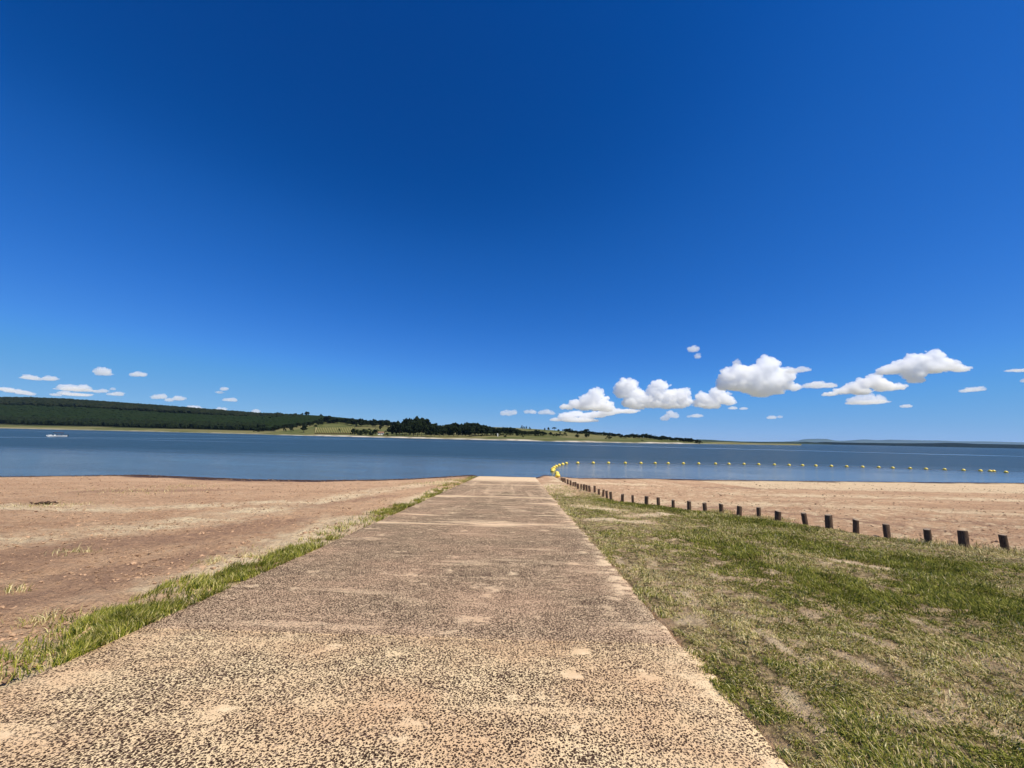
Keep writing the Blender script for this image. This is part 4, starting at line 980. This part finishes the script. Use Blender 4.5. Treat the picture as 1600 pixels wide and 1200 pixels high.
# ------------------------------------------------------------------ clouds
CL = [
 ('largest cloud, a tall white heap right of the middle of the sky', [(1200,573,13,12),(1190,582,15,13),(1178,590,17,13),(1162,584,14,11),(1148,583,11,9),(1138,592,13,11),(1133,603,11,8),(1155,600,17,12),(1176,605,17,11),(1196,600,17,13),(1214,594,15,12),(1228,588,12,9),(1243,606,7,5),(1210,611,12,7),(1190,614,13,7),(1228,603,9,7)]),
 ('small round puff on top of the largest cloud', [(1151,567,6,4.5)]),
 ('thin arm of cloud at the right shoulder of the largest cloud', [(1238,580,10,4),(1252,578,9,4.5),(1262,578,5,3)]),
 ('white cloud joined to the lower left of the largest one', [(1098,622,9,7),(1094,631,9,6),(1110,629,11,8),(1119,616,9,8),(1128,624,11,9),(1139,628,8,6),(1124,611,7,5),(1110,634,12,5)]),
 ('double-towered white cloud in the middle of the cloud row', [(978,604,13,10),(974,613,11,10),(987,600,8,6),(990,617,11,9),(1030,604,11,8),(1022,612,10,8),(1026,620,12,9),(1006,624,13,9),(986,629,12,9),(1047,622,12,9),(1062,619,11,9),(1071,614,7,6),(1071,628,9,8),(1016,632,14,7),(1042,633,12,6),(996,635,12,5),(1060,634,10,4)]),
 ('pointed white cloud at the left end of the big cloud row', [(930,617,10,9),(920,627,12,9),(902,633,11,6),(886,636,9,4),(938,630,13,9),(947,637,11,7),(925,637,18,5)]),
 ('ragged low cloud below the pointed one, near the horizon', [(886,651,12,4.5),(900,647,9,4),(915,652,9,5),(932,649,12,4),(948,645,12,5),(962,643,9,3.5),(980,643,14,2.5),(905,657,20,2.5),(870,656,9,2)]),
 ('small white cloud first left of the cloud row, above the dark trees', [(787,646,6,4),(795,646,6,5),(803,645,5,4)]),
 ('tiny cloud left of the pointed cloud, upper left of two', [(824,644,5,3),(832,644,6,3.2)]),
 ('tiny cloud left of the pointed cloud, right one of two', [(847,645,6,3.2),(855,644,7,4),(863,646,5,2.6)]),
 ('small round cloud low under the double-towered cloud', [(1039,654,7,4),(1048,648,8,6),(1055,650,6,4.5)]),
 ('wisp of cloud right of the small round low one', [(1077,651,4,1.8),(1088,650,8,3),(1095,650,4,2)]),
 ('two tiny cloud bits under the joined white cloud', [(1145,638,7,2.2),(1162,638.5,6,2)]),
 ('tiny low cloud bit above the far lake shore', [(1206,652.5,7,2.6),(1219,651.5,4,2)]),
 ('faint wispy puff high above the cloud row', [(1083,546,9,5),(1090,557,5,4)]),
 ('thin grey-white cloud between the two biggest ones', [(1264,603,9,4),(1278,602,12,6),(1295,603,12,3.5)]),
 ('long rising white cloud with a peak at right', [(1459,558,11,8),(1432,566,14,10),(1446,572,15,10),(1470,569,14,8),(1486,574,12,6),(1502,577,10,3.5),(1397,578,12,7),(1381,581,9,5),(1413,574,14,8),(1428,585,13,9),(1455,578,18,5),(1430,594,9,5)]),
 ('lower layer of cloud stretching left under the rising one', [(1366,595,10,8),(1350,601,10,7),(1332,607,10,6),(1314,612,9,4.5),(1297,616,8,2.5),(1382,605,11,7),(1402,605,9,4.5),(1345,612,12,5),(1372,600,11,8)]),
 ('flat-bottomed white cloud below the rising one', [(1332,627,7,5.5),(1344,624,8,7),(1359,622.5,8,7.5),(1374,625,9,6.5),(1353,629,26,3)]),
 ('tiny cloud right of the flat-bottomed one', [(1416,635,8,2.5)]),
 ('small oval cloud near the right edge', [(1508,611,7,2.5),(1521,609,9,4),(1533,608,6,4)]),
 ('thin streak of cloud touching the right edge', [(1584,579,9,1.8),(1600,579,12,2.2)]),
 ('small puff cut off by the right edge', [(1604,595,8,3)]),
 ('round white puff highest among the clouds at left', [(160,582,9,7.5),(152,580,6,4.5),(168,584,6,4.5)]),
 ('small oval puff right of the highest left one', [(209,586,6,3),(216,585,8,4),(224,586,5,3)]),
 ('pair of thin puffs at far left above the hill', [(46,590,10,4),(58,592,7,2.5),(77,592,9,3.5),(85,592,5,2.8)]),
 ('flat white cloud low over the hill at left', [(98,605,8,4),(111,606,8,4),(129,606,9,4.5),(119,609,20,2.2)]),
 ('ragged cloud at the left edge just over the hill', [(4,608,12,2.5),(20,611,12,3),(38,614,10,3),(48,616,6,2.5)]),
 ('low streak of cloud under the flat white one', [(88,617,7,2),(100,614,8,2.6),(120,617,18,1.8)]),
 ('small puff right of the low streak', [(152,612,5,2.4),(161,611,6,3)]),
 ('small low puff over the hill, right of the low streak', [(173,616,5,2),(184,616,8,3.2)]),
 ('tiny dot of cloud between the left puffs', [(176,608,4,1.8)]),
 ('white cloud resting low above the descending hill', [(243,621,6,3),(252,620,8,4),(265,625,6,3),(278,623,8,3.6),(287,623,4,2.5)]),
 ('tiny slanting puff above the hill', [(343,613,5,2),(350,608,6,2.8)]),
 ('tiny oval puff below the slanting one', [(354,625,6,2.4),(363,625,7,3)]),
 ('bright cloud top peeping over the hill crest', [(302,638,11,4),(345,641,9,3.5),(400,643,6,3)]),
]
CLOUD_TAU = 0.19
def mat_cloud(dens):
    m = bpy.data.materials.new('cloud_vapour'); m.use_nodes = True; t = m.node_tree; t.nodes.clear()
    v = t.nodes.new('ShaderNodeVolumePrincipled'); v.inputs['Color'].default_value = (1, 1, 1, 1); v.inputs['Density'].default_value = dens; v.inputs['Anisotropy'].default_value = .0
    o = t.nodes.new('ShaderNodeOutputMaterial'); t.links.new(v.outputs[0], o.inputs['Volume']); return m
def mat_cloud_s():
    a = N('cloud_vapour'); a.col((.93, .93, .93)); a.rough(1.0); a.b.inputs['Specular IOR Level'].default_value = 0
    tr = a.n('BsdfTranslucent'); tr.inputs[0].default_value = (.93, .93, .93, 1); mx = a.n('MixShader'); mx.inputs[0].default_value = .4
    a.l(a.b.outputs[0], mx.inputs[1]); a.l(tr.outputs[0], mx.inputs[2]); a.l(mx.outputs[0], a.o.inputs[0])
    return a.m
def n3(P, s, seed):
    x, y, z = P[:, 0] * s, P[:, 1] * s, P[:, 2] * s
    return (fbm(x + z * .71, y - z * .43, seed, 3) + fbm(y + x * .37, z * 1.1 + x * .21, seed + 5, 3) + fbm(z * 1.2 - y * .3, x - y * .4, seed + 9, 3)) / 3 - .5
rc = np.random.default_rng(5)
for ci, (lab, puffs) in enumerate(CL):
    vb = max(p[1] + p[3] for p in puffs); um = sum(p[0] for p in puffs) / len(puffs)
    el = math.atan((hz(um) - vb) / F_PX); D = min(26000, max(7000, 1000 / math.tan(max(el, .01))))
    px = D / F_PX; V = []; Fc = []; off = 0; KX = 1.18 if len(puffs) > 6 else .98
    for (u, v_, rx, ry) in [(a, b, c * KX + .4, d * KX + .4) for a, b, c, d in puffs]:
        d = ray(u, v_); fw = d.dot(CM @ Vector((0, 0, -1))); c = np.array(CAM + d * (D / fw))
        rgt = np.array(CM @ Vector((1, 0, 0))); up = np.array((0, 0, 1.)); dep = np.cross(up, rgt); dep /= np.linalg.norm(dep)
        sub = [(0, 0, 0, 1.0)]
        k = int(7 + rx * 1.3)
        for _ in range(k):
            a = rc.uniform(0, 6.283); e = rc.uniform(-.25, 1.35); q = rc.uniform(.65, 1.08)
            sub.append((math.cos(a) * math.cos(e) * q, math.sin(a) * math.cos(e) * q, math.sin(e) * q, rc.uniform(.15, .42)))
        if len(puffs) > 6:
            for _ in range(16):
                a = rc.uniform(0, 6.283); e = rc.uniform(-.6, 1.35); q = rc.uniform(1.0, 1.22)
                sub.append((math.cos(a) * math.cos(e) * q, math.sin(a) * math.cos(e) * q, math.sin(e) * q, rc.uniform(.06, .17)))
        for (a, b, h, s) in sub:
            base, bf = (ICO3 if s == 1 and rx > 5 else ICO2)
            e = base * s
            P = c + (e[:, :1] + a) * rgt * rx * px + (e[:, 1:2] + b) * dep * (rx * .8) * px + (e[:, 2:] + h) * up * ry * px
            # flatten the underside
            cz = c[2] - ry * px * .62; P[:, 2] = np.where(P[:, 2] < cz, cz + (P[:, 2] - cz) * .25, P[:, 2])
            m = P - (c + np.array([a * rx * px * rgt[0], 0, 0])); sc = 1 / (px * max(rx, ry) * max(s, .3) * .55)
            P = P + e / max(s, .01) * (n3(P, sc, ci)[:, None] * .42 * s * px * np.array([[rx, rx, ry]]))
            V.append(P); Fc.append(bf + off); off += len(P)
    me0 = mesh_np('cloud_raw', np.concatenate(V), np.concatenate(Fc), [], True)
    tmp = bpy.data.objects.new('cloud_raw', me0); COL.objects.link(tmp)
    rm = tmp.modifiers.new('r', 'REMESH'); rm.mode = 'VOXEL'; rm.voxel_size = px * (.75 if len(puffs) > 6 else .5); rm.use_smooth_shade = True
    dg_ = bpy.context.evaluated_depsgraph_get(); me = bpy.data.meshes.new_from_object(tmp.evaluated_get(dg_)); me.name = 'cloud'
    nv = len(me.vertices); co = np.empty(nv * 3, np.float32); me.vertices.foreach_get('co', co); co = co.reshape(-1, 3)
    no = np.empty(nv * 3, np.float32); me.vertex_normals.foreach_get('vector', no); no = no.reshape(-1, 3)
    k_ = min(1.0, np.mean([p[3] for p in puffs]) / 7)
    nz = np.abs(n3(co, 1 / (px * 6.5 * k_), ci)) * -13.0 * k_ + np.abs(n3(co, 1 / (px * 2.6), ci + 50)) * -7.0 * k_ + 1.3 * k_
    co = co + no * (nz * px)[:, None]; me.vertices.foreach_set('co', co.ravel()); me.update()
    bpy.data.objects.remove(tmp); bpy.data.meshes.remove(me0); me.materials.clear(); me.materials.append(mat_cloud((CLOUD_TAU if len(puffs) > 6 else CLOUD_TAU * .6) / px))
    o = link('cloud', me, label=lab, category='cloud', group='white cumulus clouds')

# ------------------------------------------------------------------ haze
def haze():
    m = bpy.data.materials.new('haze_air'); m.use_nodes = True; t = m.node_tree; t.nodes.clear()
    v = t.nodes.new('ShaderNodeVolumePrincipled'); v.inputs['Color'].default_value = (.42, .66, 1.0, 1); v.inputs['Density'].default_value = 2.0e-5; v.inputs['Anisotropy'].default_value = .0
    o = t.nodes.new('ShaderNodeOutputMaterial'); t.links.new(v.outputs[0], o.inputs['Volume'])
    bm = bmesh.new(); box(bm, -43000, 43000, -500, 43000, -12, 340)
    bm_obj('haze', bm, m, None, kind='stuff', label='thin blue summer haze over lake and hills', category='haze')
HAZE = True
if HAZE: haze()
